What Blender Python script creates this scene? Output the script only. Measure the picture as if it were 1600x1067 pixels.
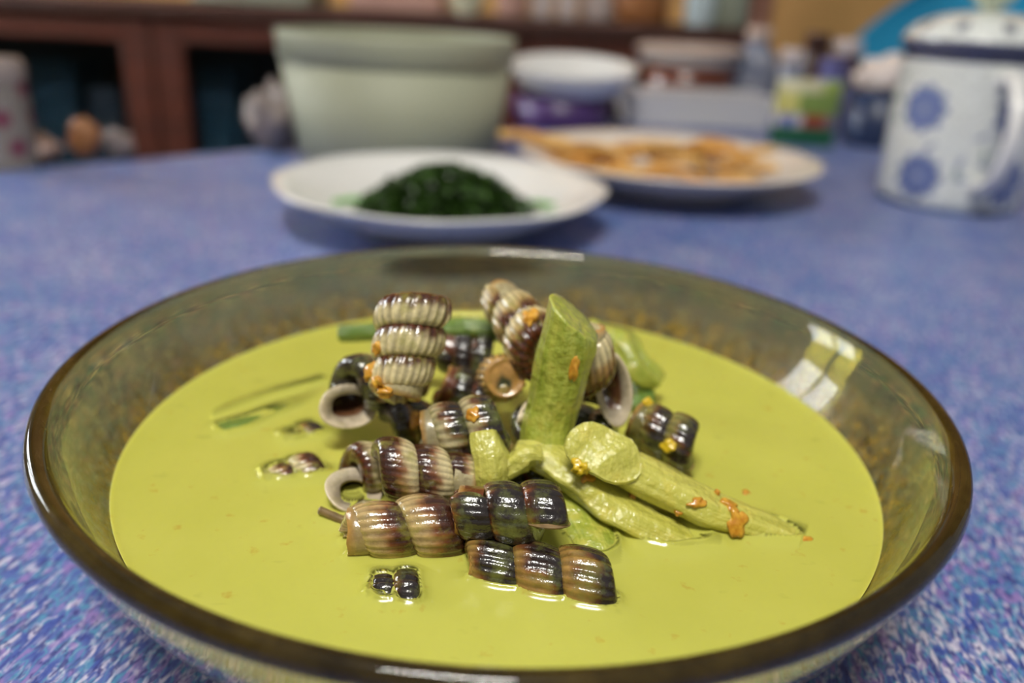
import bpy, bmesh, math, random
import numpy as np
from mathutils import Vector, Matrix
from mathutils.bvhtree import BVHTree

for o in list(bpy.data.objects):
    bpy.data.objects.remove(o, do_unlink=True)
scene = bpy.context.scene
COL = scene.collection
random.seed(7)
np.random.seed(7)

# ------------------------------------------------------------------ camera
F_PX = 1290.0
PITCH, ROLL, CAM_H = math.radians(22.406), math.radians(2.859), 0.1527
fw = Vector((0, math.cos(PITCH), -math.sin(PITCH)))
r0 = Vector((1, 0, 0))
u0 = r0.cross(fw)
rt = r0 * math.cos(ROLL) + u0 * math.sin(ROLL)
up = -r0 * math.sin(ROLL) + u0 * math.cos(ROLL)
cam_pos = Vector((0, 0, CAM_H))
cd = bpy.data.cameras.new('camera')
cam = bpy.data.objects.new('camera', cd)
COL.objects.link(cam)
m3 = Matrix((rt, up, -fw)).transposed()
cam.matrix_world = Matrix.Translation(cam_pos) @ m3.to_4x4()
cd.sensor_fit = 'HORIZONTAL'
cd.sensor_width = 22.3
cd.lens = F_PX * 22.3 / 1600
cd.clip_start = 0.01
cd.dof.use_dof = True
cd.dof.focus_distance = 0.178
cd.dof.aperture_fstop = 3.6
cd.dof.aperture_blades = 7
scene.camera = cam

# ------------------------------------------------------------------ light
scene.view_settings.view_transform = 'Standard'
scene.view_settings.look = 'None'
scene.view_settings.gamma = 1
scene.view_settings.use_curve_mapping = False
scene.view_settings.exposure = -0.10
world = bpy.data.worlds.new('world')
scene.world = world
world.use_nodes = True
world.node_tree.nodes['Background'].inputs[0].default_value = (0.95, 0.95, 0.96, 1)
world.node_tree.nodes['Background'].inputs[1].default_value = 0.27

def area(name, loc, target, sx, sy, power, col):
    ld = bpy.data.lights.new(name, 'AREA')
    ld.shape = 'RECTANGLE'
    ld.size, ld.size_y = sx, sy
    ld.energy = power
    ld.color = col
    lo = bpy.data.objects.new(name, ld)
    COL.objects.link(lo)
    lo.location = loc
    lo.rotation_euler = (Vector(target) - Vector(loc)).to_track_quat('-Z', 'Y').to_euler()
    return lo
# daylight through the window in the left wall, and a ceiling lamp out of view above the camera
area('daylight_window_light', (-2.02, 1.25, 0.69), (0.0, 1.05, 0.45), 0.85, 0.72, 54, (0.93, 0.97, 1.0))
area('ceiling_lamp_light', (-0.15, -0.35, 1.55), (0.0, 0.2, 0.0), 0.55, 0.22, 28, (1.0, 0.97, 0.90))

def at(x, y, z):
    """world point at height z seen at photo pixel (x, y) - used to measure positions"""
    d = fw + rt * ((x - 800) / F_PX) - up * ((y - 533.5) / F_PX)
    return cam_pos + d * ((z - cam_pos.z) / d.z)
def at_y(x, y, Y):
    d = fw + rt * ((x - 800) / F_PX) - up * ((y - 533.5) / F_PX)
    return cam_pos + d * (Y / d.y)

# ------------------------------------------------------------------ helpers
def srgb(r, g, b):
    def f(c):
        c /= 255.0
        return c / 12.92 if c <= 0.04045 else ((c + 0.055) / 1.055) ** 2.4
    return (f(r), f(g), f(b), 1.0)

def tag(o, label, cat, group=None, kind=None):
    o['label'] = label
    if cat: o['category'] = cat
    if group: o['group'] = group
    if kind: o['kind'] = kind
    return o

def empty(name, loc=(0, 0, 0), rz=0.0):
    o = bpy.data.objects.new(name, None)
    COL.objects.link(o)
    o.empty_display_size = 0.01
    o.location = loc
    o.rotation_euler = (0, 0, rz)
    return o

def obj(name, me, mat=None, parent=None, loc=None, smooth=True):
    o = bpy.data.objects.new(name, me)
    COL.objects.link(o)
    if mat is not None:
        me.materials.clear()
        me.materials.append(mat)
    if smooth:
        me.polygons.foreach_set('use_smooth', [True] * len(me.polygons))
    if parent is not None: o.parent = parent
    if loc is not None: o.location = loc
    return o

def pymesh(name, V, F, col=None, vec=None):
    me = bpy.data.meshes.new(name)
    me.from_pydata([tuple(map(float, v)) for v in V], [], F)
    if col is not None:
        a = me.color_attributes.new('Col', 'FLOAT_COLOR', 'POINT')
        c = np.ones((len(V), 4), dtype=np.float32)
        c[:, :3] = col
        a.data.foreach_set('color', c.ravel())
    if vec is not None:
        a = me.attributes.new('along', 'FLOAT_VECTOR', 'POINT')
        a.data.foreach_set('vector', np.asarray(vec, dtype=np.float32).ravel())
    me.update()
    return me

def grid_faces(nu, nv, wrap_v=True, off=0):
    F = []
    for i in range(nu - 1):
        for j in range(nv if wrap_v else nv - 1):
            k = (j + 1) % nv
            F.append((off + i * nv + j, off + i * nv + k, off + (i + 1) * nv + k, off + (i + 1) * nv + j))
    return F

def lathe(name, prof, n=64, closed=False, col=None):
    """prof: list of (r, z). Rotational surface."""
    prof = np.array(prof, dtype=float)
    th = np.linspace(0, 2 * np.pi, n, endpoint=False)
    V = np.stack([prof[:, None, 0] * np.cos(th), prof[:, None, 0] * np.sin(th), np.repeat(prof[:, 1:2], n, 1)], -1).reshape(-1, 3)
    F = grid_faces(len(prof), n)
    if closed:
        m = len(prof) - 1
        for j in range(n):
            k = (j + 1) % n
            F.append((m * n + j, m * n + k, k, j))
    me = pymesh(name, V, F, col)
    bm = bmesh.new(); bm.from_mesh(me)
    bmesh.ops.remove_doubles(bm, verts=bm.verts, dist=1e-6)
    bmesh.ops.recalc_face_normals(bm, faces=bm.faces)
    bm.to_mesh(me); bm.free()
    return me

def box(name, sx, sy, sz, bev=0.002, seg=2, z0=True):
    bm = bmesh.new()
    bmesh.ops.create_cube(bm, size=1)
    for v in bm.verts:
        v.co = Vector((v.co.x * sx, v.co.y * sy, v.co.z * sz + (sz / 2 if z0 else 0)))
    if bev > 0:
        bmesh.ops.bevel(bm, geom=bm.edges[:], offset=bev, segments=seg, affect='EDGES', profile=0.5)
    me = bpy.data.meshes.new(name)
    bm.to_mesh(me); bm.free()
    return me

def frames(P):
    P = np.asarray(P, float)
    T = np.gradient(P, axis=0)
    T /= np.linalg.norm(T, axis=1)[:, None]
    N = np.zeros_like(P); B = np.zeros_like(P)
    b = np.cross(T[0], np.array([0, 0, 1.0]))
    if np.linalg.norm(b) < 0.15: b = np.cross(T[0], np.array([0, 1.0, 0]))
    for i in range(len(P)):
        b = b - T[i] * (b @ T[i])
        b = b / np.linalg.norm(b)
        B[i] = b; N[i] = np.cross(b, T[i])
    return T, N, B

def spline(pts, n):
    P = np.asarray(pts, float)
    if len(P) == 2:
        t = np.linspace(0, 1, n)[:, None]
        return P[0] * (1 - t) + P[1] * t
    Q = np.vstack([2 * P[0] - P[1], P, 2 * P[-1] - P[-2]])
    out = []
    S = len(P) - 1
    for u in np.linspace(0, S, n):
        i = min(int(u), S - 1); t = u - i
        a, b, c, d = Q[i], Q[i + 1], Q[i + 2], Q[i + 3]
        out.append(0.5 * ((2 * b) + (-a + c) * t + (2 * a - 5 * b + 4 * c - d) * t ** 2 + (-a + 3 * b - 3 * c + d) * t ** 3))
    return np.array(out)

class Wob:
    """cheap smooth random field"""
    def __init__(self, seed, k=8, f=1.0):
        r = np.random.RandomState(seed)
        self.d = r.randn(k, 3) * f; self.p = r.rand(k) * 6.28; self.a = 1 / np.sqrt(k)
    def __call__(self, X):
        X = np.asarray(X, float)
        return (np.sin(X @ self.d.T + self.p)).sum(-1) * self.a

def stalk_mesh(name, pts, radii, n=48, m=28, flat=1.0, wob=0.05, groove=0.03, ng=9, seed=0, end0=0.6, end1=0.6, twist=0.0, cut1=None):
    """swept stalk with grooves; radii interpolated along; flat = thickness ratio across N"""
    P = spline(pts, n)
    T, N, B = frames(P)
    t = np.linspace(0, 1, n)
    R = np.interp(t, np.linspace(0, 1, len(radii)), radii)
    th = np.linspace(0, 2 * np.pi, m, endpoint=False)
    w = Wob(seed, 10, 1.6)
    L = np.linalg.norm(np.diff(P, axis=0), axis=1).sum()
    X = np.stack([np.broadcast_to(np.cos(th), (n, m)) * 1.2, np.broadcast_to(np.sin(th), (n, m)) * 1.2, np.repeat((t * L / R.mean() * 0.9)[:, None], m, 1)], -1)
    rr = R[:, None] * (1 + wob * w(X) + groove * np.cos(ng * th + 0.6 * np.sin(3 * th))[None, :])
    tw = th[None, :] + twist * t[:, None]
    V = P[:, None, :] + rr[..., None] * (np.cos(tw)[..., None] * B[:, None, :] + flat * np.sin(tw)[..., None] * N[:, None, :])
    if cut1 is not None:      # slanted cut: shift last rings along T by side
        k = np.clip((t - 0.72) / 0.28, 0, 1) ** 1.0
        hi = np.array(cut1[1]); phi = math.atan2(hi @ N[-1], hi @ B[-1])
        sh = (np.cos(th - phi) - 1) * 0.5 * cut1[0]
        V += (k[:, None] * sh[None, :])[..., None] * T[:, None, :]
    V = V.reshape(-1, 3)
    F = grid_faces(n, m)
    vec = np.stack([np.broadcast_to(np.cos(th), (n, m)), np.broadcast_to(np.sin(th), (n, m)), np.repeat((t * L / R.mean())[:, None], m, 1)], -1).reshape(-1, 3)
    # rounded end caps
    V = list(V); vec = list(vec)
    for base, s, e in ((0, -1, end0), ((n - 1) * m, 1, end1)):
        ring = np.array(V[base:base + m]); c = ring.mean(0); Tn = T[0] if s < 0 else T[-1]
        Re = R[0] if s < 0 else R[-1]
        prev = base
        for q, (sc, ad) in enumerate(((0.86, 0.35), (0.5, 0.8 * e if e else 0.0), )):
            nb = len(V)
            ad = 0.12 * e if q == 0 else 0.3 * e
            for j in range(m):
                V.append(c + (ring[j] - c) * sc + Tn * s * Re * ad)
                vec.append(vec[base + j] * sc)
            for j in range(m):
                k = (j + 1) % m
                F.append((prev + j, nb + j, nb + k, prev + k) if s > 0 else (prev + j, prev + k, nb + k, nb + j))
            prev = nb
        V.append(c + Tn * s * Re * 0.34 * e); vec.append(np.array([0, 0, vec[base][2]]))
        ci = len(V) - 1
        for j in range(m):
            k = (j + 1) % m
            F.append((prev + j, ci, prev + k) if s > 0 else (prev + j, prev + k, ci))
    me = pymesh(name, V, F, None, vec)
    bm = bmesh.new(); bm.from_mesh(me)
    bmesh.ops.recalc_face_normals(bm, faces=bm.faces)
    bm.to_mesh(me); bm.free()
    return me

# ------------------------------------------------------------------ materials
class N:
    def __init__(self, name):
        self.m = bpy.data.materials.new(name); self.m.use_nodes = True
        self.t = self.m.node_tree; self.t.nodes.clear()
        self.out = self.t.nodes.new('ShaderNodeOutputMaterial')
    def add(self, typ, **kw):
        n = self.t.nodes.new(typ)
        for k, v in kw.items(): setattr(n, k, v)
        return n
    def link(self, a, b): self.t.links.new(a, b)
    def put(self, sock, v):
        if isinstance(v, bpy.types.NodeSocket): self.link(v, sock)
        else: sock.default_value = v
    def math(self, op, a, b=0.0, c=0.0, clamp=False):
        n = self.add('ShaderNodeMath', operation=op); n.use_clamp = clamp
        self.put(n.inputs[0], a); self.put(n.inputs[1], b); self.put(n.inputs[2], c)
        return n.outputs[0]
    def mix(self, f, a, b, typ='MIX'):
        n = self.add('ShaderNodeMix', data_type='RGBA', blend_type=typ)
        self.put(n.inputs['Factor'], f); self.put(n.inputs['A'], a) if False else None
        self.put(n.inputs[0], f); self.put(n.inputs[6], a); self.put(n.inputs[7], b)
        return n.outputs[2]
    def noise(self, vec, scale, detail=3.0, rough=0.55, dist=0.0):
        n = self.add('ShaderNodeTexNoise')
        if vec is not None: self.link(vec, n.inputs['Vector'])
        n.inputs['Scale'].default_value = scale; n.inputs['Detail'].default_value = detail
        n.inputs['Roughness'].default_value = rough; n.inputs['Distortion'].default_value = dist
        return n.outputs['Fac'], n.outputs['Color']
    def ramp(self, f, stops, interp='LINEAR'):
        n = self.add('ShaderNodeValToRGB'); n.color_ramp.interpolation = interp
        e = n.color_ramp.elements
        while len(e) < len(stops): e.new(0.5)
        for i, (p, c) in enumerate(stops):
            e[i].position = p; e[i].color = c if len(c) == 4 else (*c, 1)
        self.link(f, n.inputs[0])
        return n.outputs[0]
    def coord(self, which='Object', scale=None, rot=None):
        c = self.add('ShaderNodeTexCoord').outputs[which]
        if scale is None and rot is None: return c
        mp = self.add('ShaderNodeMapping'); self.link(c, mp.inputs[0])
        if scale is not None: mp.inputs['Scale'].default_value = scale
        if rot is not None: mp.inputs['Rotation'].default_value = rot
        return mp.outputs[0]
    def bsdf(self, **kw):
        b = self.add('ShaderNodeBsdfPrincipled')
        for k, v in kw.items(): self.put(b.inputs[k.replace('_', ' ')], v)
        return b
    def bump(self, h, strength=0.3, dist=0.001):
        n = self.add('ShaderNodeBump'); n.inputs['Strength'].default_value = strength
        n.inputs['Distance'].default_value = dist
        self.link(h, n.inputs['Height'])
        return n.outputs[0]
    def done(self, b):
        self.link(b.outputs[0] if hasattr(b, 'outputs') else b, self.out.inputs[0])
        return self.m

def plain(name, c, rough=0.5, var=0.12, scale=30, coat=0.0, metallic=0.0, c2=None):
    n = N(name)
    f, _ = n.noise(n.coord(), scale, 4)
    a = tuple(x * (1 - var) for x in c[:3]) + (1,)
    b = c2 if c2 else tuple(min(1, x * (1 + var)) for x in c[:3]) + (1,)
    col = n.ramp(f, [(0.3, a), (0.7, b)])
    return n.done(n.bsdf(Base_Color=col, Roughness=rough, Coat_Weight=coat, Metallic=metallic))

def vcol(name, rough=0.3, coat=0.0, film=None, film_amt=0.0, film_scale=250, bump=0.0, seed=0.0, sss=0.0):
    n = N(name)
    col = n.add('ShaderNodeVertexColor', layer_name='Col').outputs[0]
    oc = n.coord()
    f, _ = n.noise(oc, 420, 4)
    col = n.mix(1.0, col, n.ramp(f, [(0.3, (0.72, 0.70, 0.68, 1)), (0.7, (1.15, 1.15, 1.15, 1))]), 'MULTIPLY')
    if film:
        info = n.add('ShaderNodeObjectInfo').outputs['Random']
        v = n.add('ShaderNodeVectorMath', operation='ADD'); n.link(oc, v.inputs[0])
        cb = n.add('ShaderNodeCombineXYZ'); n.link(n.math('MULTIPLY', info, 3.1), cb.inputs[0]); n.link(cb.outputs[0], v.inputs[1])
        f2, _ = n.noise(v.outputs[0], film_scale, 4, 0.6)
        k = n.ramp(f2, [(0.56 - 0.12 * film_amt, (0, 0, 0, 1)), (0.72 - 0.06 * film_amt, (1, 1, 1, 1))])
        col = n.mix(n.math('MULTIPLY', k, 0.35 + 0.4 * film_amt), col, film)
    b = n.bsdf(Base_Color=col, Roughness=rough, Coat_Weight=coat, Coat_Roughness=0.10)
    if sss:
        b.inputs['Subsurface Weight'].default_value = sss
        b.inputs['Subsurface Radius'].default_value = (0.002, 0.002, 0.001)
        b.inputs['Subsurface Scale'].default_value = 1.0
    if bump:
        f3, _ = n.noise(oc, 520, 3)
        bn = n.bump(f3, bump, 0.0006); n.link(bn, b.inputs['Normal']); n.link(bn, b.inputs['Coat Normal'])
    return n.done(b)

def stalk_mat(name, dark, light, fleck, k=0.5, rough=0.28, flesh=0.0):
    n = N(name)
    a = n.add('ShaderNodeAttribute', attribute_name='along').outputs['Vector']
    mp = n.add('ShaderNodeMapping'); n.link(a, mp.inputs[0]); mp.inputs['Scale'].default_value = (1, 1, 0.10)
    f, _ = n.noise(mp.outputs[0], 3.6, 5, 0.6)
    col = n.ramp(f, [(0.30, dark), (0.70, light)])
    oc = n.coord()
    f2, _ = n.noise(oc, 190, 5, 0.62)
    col = n.mix(n.ramp(f2, [(0.60 - 0.16 * k, (0, 0, 0, 1)), (0.78 - 0.1 * k, (0.75, 0.75, 0.75, 1))]), col, fleck)
    f3, _ = n.noise(oc, 400, 3, 0.5)
    h = n.math('ADD', f, n.math('MULTIPLY', f3, 0.6))
    b = n.bsdf(Base_Color=col, Roughness=rough, Coat_Weight=1.0, Coat_Roughness=0.06, Subsurface_Weight=0.25)
    b.inputs['Subsurface Radius'].default_value = (0.003, 0.003, 0.001)
    b.inputs['Subsurface Scale'].default_value = 1.0
    h = n.math('ADD', n.math('MULTIPLY', f, 0.5), f3)
    bn = n.bump(h, 0.7, 0.0014); n.link(bn, b.inputs['Normal']); n.link(bn, b.inputs['Coat Normal'])
    return n.done(b)

# tablecloth ------------------------------------------------------
def cloth_mat():
    n = N('tablecloth_knit_print')
    c = n.coord()
    sep = n.add('ShaderNodeSeparateXYZ'); n.link(c, sep.inputs[0])
    x, y = sep.outputs[0], sep.outputs[1]
    wx = n.noise(c, 60, 2)[0]
    xw = n.math('ADD', x, n.math('MULTIPLY', wx, 0.004))
    u = n.math('MULTIPLY', xw, 1 / 0.0062)
    fr = n.math('FRACT', u)
    tri = n.math('ABSOLUTE', n.math('SUBTRACT', fr, 0.5))          # 0 mid, .5 at column joint
    # slanted stitches
    ca, sa = math.cos(math.radians(38)), math.sin(math.radians(38))
    ua = n.math('ADD', n.math('MULTIPLY', x, ca), n.math('MULTIPLY', y, sa))
    va = n.math('ADD', n.math('MULTIPLY', x, -sa), n.math('MULTIPLY', y, ca))
    def streak(fu, fv, seed, det=2, dist=0.5):
        cb = n.add('ShaderNodeCombineXYZ')
        n.link(n.math('MULTIPLY', ua, fu), cb.inputs[0]); n.link(n.math('MULTIPLY', va, fv), cb.inputs[1]); cb.inputs[2].default_value = seed
        return n.noise(cb.outputs[0], 1.0, det, 0.55, dist)[0]
    s1 = streak(200, 500, 0.0)
    s2 = streak(140, 310, 7.3, 1)
    s3 = streak(260, 700, 3.1)
    p1, _ = n.noise(c, 22, 3, 0.6)
    hue = n.ramp(s2, [(0.34, srgb(62, 84, 160)), (0.44, srgb(84, 106, 170)), (0.50, srgb(72, 142, 176)), (0.57, srgb(96, 112, 176)), (0.66, srgb(136, 116, 178))])
    wt = n.math('ADD', s1, n.math('MULTIPLY', n.math('SUBTRACT', p1, 0.5), 0.35))
    col = n.mix(n.ramp(wt, [(0.50, (0, 0, 0, 1)), (0.68, (0.9, 0.9, 0.9, 1))]), hue, srgb(206, 200, 218))
    col = n.mix(n.ramp(s3, [(0.36, (0.85, 0.85, 0.85, 1)), (0.50, (0, 0, 0, 1))]), col, srgb(44, 50, 120))
    joint = n.ramp(tri, [(0.36, (1, 1, 1, 1)), (0.5, (0.80, 0.82, 0.90, 1))])
    col = n.mix(1.0, col, joint, 'MULTIPLY')
    h = n.math('ADD', s1, n.math('MULTIPLY', tri, -0.5))
    b = n.bsdf(Base_Color=col, Roughness=0.42, Specular_IOR_Level=0.45)
    n.link(n.bump(h, 0.25, 0.0005), b.inputs['Normal'])
    return n.done(b)

def glass_mat(name, absorb, density, residue=True, film_lo=0.036, film_hi=0.050):
    n = N(name)
    g = n.bsdf(Base_Color=(1, 1, 1, 1), Roughness=0.015, IOR=1.5, Transmission_Weight=1.0)
    sh = g.outputs[0]
    if residue:
        c = n.coord()
        sep = n.add('ShaderNodeSeparateXYZ'); n.link(c, sep.inputs[0])
        f, _ = n.noise(c, 210, 5, 0.68)
        big, _ = n.noise(c, 26, 3, 0.5)
        zz = n.math('ADD', sep.outputs[2], n.math('MULTIPLY', n.math('SUBTRACT', big, 0.5), 0.022))
        mr = n.add('ShaderNodeMapRange'); n.link(zz, mr.inputs[0])
        mr.inputs[1].default_value = film_lo; mr.inputs[2].default_value = film_hi
        mr.inputs[3].default_value = 1.0; mr.inputs[4].default_value = 0.0
        k = n.math('MULTIPLY', n.ramp(f, [(0.40, (0.15, 0.15, 0.15, 1)), (0.66, (1, 1, 1, 1))]), mr.outputs[0])
        smear = n.ramp(big, [(0.42, (0.10, 0.10, 0.10, 1)), (0.70, (0.34, 0.34, 0.34, 1))])
        k = n.math('ADD', n.math('MULTIPLY', k, 0.85), n.math('MULTIPLY', smear, 0.55), clamp=True)
        d = n.bsdf(Base_Color=n.ramp(f, [(0.35, srgb(122, 98, 36)), (0.7, srgb(170, 142, 62))]), Roughness=0.25)
        mx = n.add('ShaderNodeMixShader'); n.link(k, mx.inputs[0]); n.link(sh, mx.inputs[1]); n.link(d.outputs[0], mx.inputs[2])
        sh = mx.outputs[0]
    v = n.add('ShaderNodeVolumeAbsorption')
    v.inputs['Color'].default_value = absorb; v.inputs['Density'].default_value = density
    n.link(v.outputs[0], n.out.inputs['Volume'])
    n.link(sh, n.out.inputs[0])
    return n.m

def soup_mat():
    n = N('turmeric_coconut_soup')
    c = n.coord()
    f, _ = n.noise(c, 40, 4, 0.6)
    col = n.ramp(f, [(0.3, srgb(186, 186, 82)), (0.7, srgb(192, 191, 88))])
    fl, _ = n.noise(c, 230, 3, 0.5)
    col = n.mix(n.ramp(fl, [(0.66, (0, 0, 0, 1)), (0.76, (0.5, 0.5, 0.5, 1))]), col, srgb(176, 140, 50))
    fl2, _ = n.noise(n.coord('Object', (1, 1.7, 1), (0, 0, 1.1)), 120, 2, 0.5)
    col = n.mix(n.ramp(fl2, [(0.68, (0, 0, 0, 1)), (0.78, (0.35, 0.35, 0.35, 1))]), col, srgb(150, 152, 70))
    b = n.bsdf(Base_Color=col, Roughness=0.16, Subsurface_Weight=0.3, Specular_IOR_Level=0.45)
    b.inputs['Subsurface Radius'].default_value = (0.004, 0.004, 0.001)
    b.inputs['Subsurface Scale'].default_value = 1.0
    a = n.add('ShaderNodeAttribute', attribute_name='cover').outputs['Fac']
    tr = n.add('ShaderNodeBsdfTransparent')
    mx = n.add('ShaderNodeMixShader'); n.link(a, mx.inputs[0]); n.link(tr.outputs[0], mx.inputs[1]); n.link(b.outputs[0], mx.inputs[2])
    return n.done(mx)

def wood_mat(name, a, b, rough=0.55, rot=(0, 0, 0)):
    n = N(name)
    c = n.coord('Object', (2.0, 20, 20), rot)
    f, _ = n.noise(c, 3.0, 5, 0.6, 0.8)
    return n.done(n.bsdf(Base_Color=n.ramp(f, [(0.3, a), (0.7, b)]), Roughness=rough, Coat_Weight=0.0))

M = {}
M['cloth'] = cloth_mat()
M['amber'] = glass_mat('smoked_amber_glass', (0.82, 0.77, 0.16, 1), 360)
M['soup'] = soup_mat()
M['white'] = plain('white_porcelain', srgb(232, 230, 226), 0.18, 0.03, 20, 0.3)
M['sage'] = plain('sage_green_plastic', srgb(162, 164, 140), 0.6, 0.04, 12)
M['purple'] = plain('purple_plastic', srgb(72, 46, 98), 0.35, 0.08)
M['clear'] = glass_mat('clear_plastic', (0.95, 0.96, 1, 1), 6, residue=False)
M['wood'] = wood_mat('dark_red_wood', srgb(70, 26, 9), srgb(96, 38, 14))
M['wood_dark'] = wood_mat('dark_brown_wood', srgb(58, 28, 18), srgb(78, 40, 24))
M['floor'] = plain('grey_floor_tile', srgb(150, 144, 136), 0.4, 0.08, 4)
M['ochre'] = plain('ochre_wall_paint', srgb(222, 172, 106), 0.8, 0.06, 5)
M['shell'] = vcol('wet_snail_shell', 0.26, 0.75, srgb(150, 146, 58), 0.35, 260, 0.5)
M['shell_dark'] = vcol('wet_dark_snail_shell', 0.24, 0.8, srgb(112, 118, 56), 0.6, 200, 0.55)
M['lip'] = vcol('shell_lip', 0.25, 0.6, srgb(160, 150, 74), 0.1, 200, 0.1, sss=0.2)
M['plug'] = vcol('shell_plug', 0.3, 0.6, srgb(150, 140, 50), 0.2, 400, 0.4)
M['stalk'] = stalk_mat('green_stalk', srgb(134, 150, 42), srgb(188, 192, 82), srgb(206, 196, 90), 0.45)
M['stalk_pale'] = stalk_mat('pale_green_stalk', srgb(182, 180, 70), srgb(212, 207, 104), srgb(218, 204, 92), 0.6)
M['stalk_dark'] = stalk_mat('dark_green_stem', srgb(70, 106, 34), srgb(120, 148, 58), srgb(150, 160, 72), 0.25)
M['chili'] = plain('orange_chili', srgb(204, 126, 28), 0.3, 0.25, 500, 0.5, c2=srgb(224, 172, 60))
M['seed'] = plain('yellow_chili_seed', srgb(220, 186, 40), 0.3, 0.15, 300, 0.5)
M['twig'] = plain('brown_twig', srgb(120, 98, 62), 0.4, 0.2, 400, 0.3)

# ------------------------------------------------------------------ room
def struct(o):
    o['kind'] = 'structure'
    return o
FLOOR_Z = -0.75
struct(obj('floor', box('floor', 7.0, 7.0, 0.05, 0), M['floor'], None, (0.2, 0.4, FLOOR_Z - 0.05), False))
WB = 2.35
struct(obj('wall_back', box('wall_back', 6.6, 0.1, 2.7, 0), M['ochre'], None, (0.6, WB + 0.05, FLOOR_Z), False))
# left wall with a window opening: four pieces round the opening make one mesh
M['wall_cream'] = plain('cream_wall_paint', srgb(196, 186, 160), 0.8, 0.05, 5)
def wall_with_hole():
    bm = bmesh.new()
    y0, y1, z0, z1 = -1.6, WB, FLOOR_Z, FLOOR_Z + 2.7
    hy0, hy1, hz0, hz1 = 0.85, 1.65, 0.36, 1.02
    for (a, b, c, d) in ((y0, hy0, z0, z1), (hy1, y1, z0, z1), (hy0, hy1, z0, hz0), (hy0, hy1, hz1, z1)):
        r = bmesh.ops.create_cube(bm, size=1)
        for v in r['verts']:
            v.co = Vector((-1.86 + v.co.x * 0.1, (a + b) / 2 + v.co.y * (b - a), (c + d) / 2 + v.co.z * (d - c)))
    me = bpy.data.meshes.new('wall_left'); bm.to_mesh(me); bm.free()
    return me
struct(obj('wall_left', wall_with_hole(), M['wall_cream'], None, None, False))
M['frame_white'] = plain('white_window_paint', srgb(225, 225, 220), 0.4, 0.04)
win = struct(empty('window_1', (-1.86, 1.25, 0.36)))
for nm, sy, sz, y, z in (('window_frame', 0.80, 0.04, 0, 0), ('window_frame', 0.80, 0.04, 0, 0.62), ('window_frame', 0.04, 0.58, -0.38, 0.04),
                         ('window_frame', 0.04, 0.58, 0.38, 0.04), ('window_mullion', 0.05, 0.58, 0.0, 0.04)):
    obj(nm, box(nm, 0.05, sy, sz, 0.004), M['frame_white'], win, (0, y, z), False)
for y in (-0.1925, 0.1925):
    nm = 'window_pane'
    mt = N('window_glass'); mt.done(mt.bsdf(Base_Color=(1, 1, 1, 1), Roughness=0.0, Transmission_Weight=1.0, IOR=1.02))
    obj(nm, box(nm, 0.004, 0.335, 0.58, 0), mt.m, win, (0.0, y, 0.04), False)

# ------------------------------------------------------------------ table
e0, e1 = at(0, 266, 0), at(450, 230, 0)
ed = (e1 - e0).normalized(); ed.z = 0
TA = math.atan2(ed.y, ed.x)
tn = Vector((-ed.y, ed.x, 0))
TW, TD = 1.9, 1.30
# far edge passes through e0; centre of the table
tcen = e0 + ed * 0.50 - tn * (TD / 2)
table = empty('dining_table', (tcen.x, tcen.y, FLOOR_Z), TA)
tag(table, 'dining table hidden under the blue and purple cloth', 'table')
obj('table_top', box('table_top', TW - 0.02, TD - 0.02, 0.03, 0.004), M['wood_dark'], table, (0, 0, 0.715), False)
for sx in (-1, 1):
    for sy in (-1, 1):
        obj('leg', box('leg', 0.06, 0.06, 0.715, 0.004), M['wood_dark'], table, (sx * (TW / 2 - 0.1), sy * (TD / 2 - 0.1), 0), False)
def cloth_mesh():
    nx, ny = 70, 50
    V = []; F = []
    hx, hy = TW / 2, TD / 2
    drop = 0.16
    xs = np.concatenate([[-1, -1], np.linspace(-1, 1, nx), [1, 1]])
    ys = np.concatenate([[-1, -1], np.linspace(-1, 1, ny), [1, 1]])
    for i, a in enumerate(xs):
        for j, b in enumerate(ys):
            x, y, z = a * hx, b * hy, 0.0
            di = {0: 2, 1: 1}.get(i, {len(xs) - 1: 2, len(xs) - 2: 1}.get(i, 0))
            dj = {0: 2, 1: 1}.get(j, {len(ys) - 1: 2, len(ys) - 2: 1}.get(j, 0))
            d = max(di, dj)
            if d == 1: z = -0.006
            if d == 2: z = -drop
            if d:
                ox = (0.006 if d == 1 else 0.012 + 0.006 * math.sin(y * 25)) if di else 0
                oy = (0.006 if d == 1 else 0.012 + 0.006 * math.sin(x * 25)) if dj else 0
                x += math.copysign(ox, a); y += math.copysign(oy, b)
            V.append((x, y, z))
    n = len(ys)
    for i in range(len(xs) - 1):
        for j in range(n - 1):
            F.append((i * n + j, (i + 1) * n + j, (i + 1) * n + j + 1, i * n + j + 1))
    return pymesh('tablecloth', V, F)
tc = obj('tablecloth', cloth_mesh(), M['cloth'], None, (tcen.x, tcen.y, 0.0))
tc.rotation_euler = (0, 0, TA)
tag(tc, 'mottled blue and purple knit-print tablecloth covering the whole table', 'tablecloth')

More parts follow.
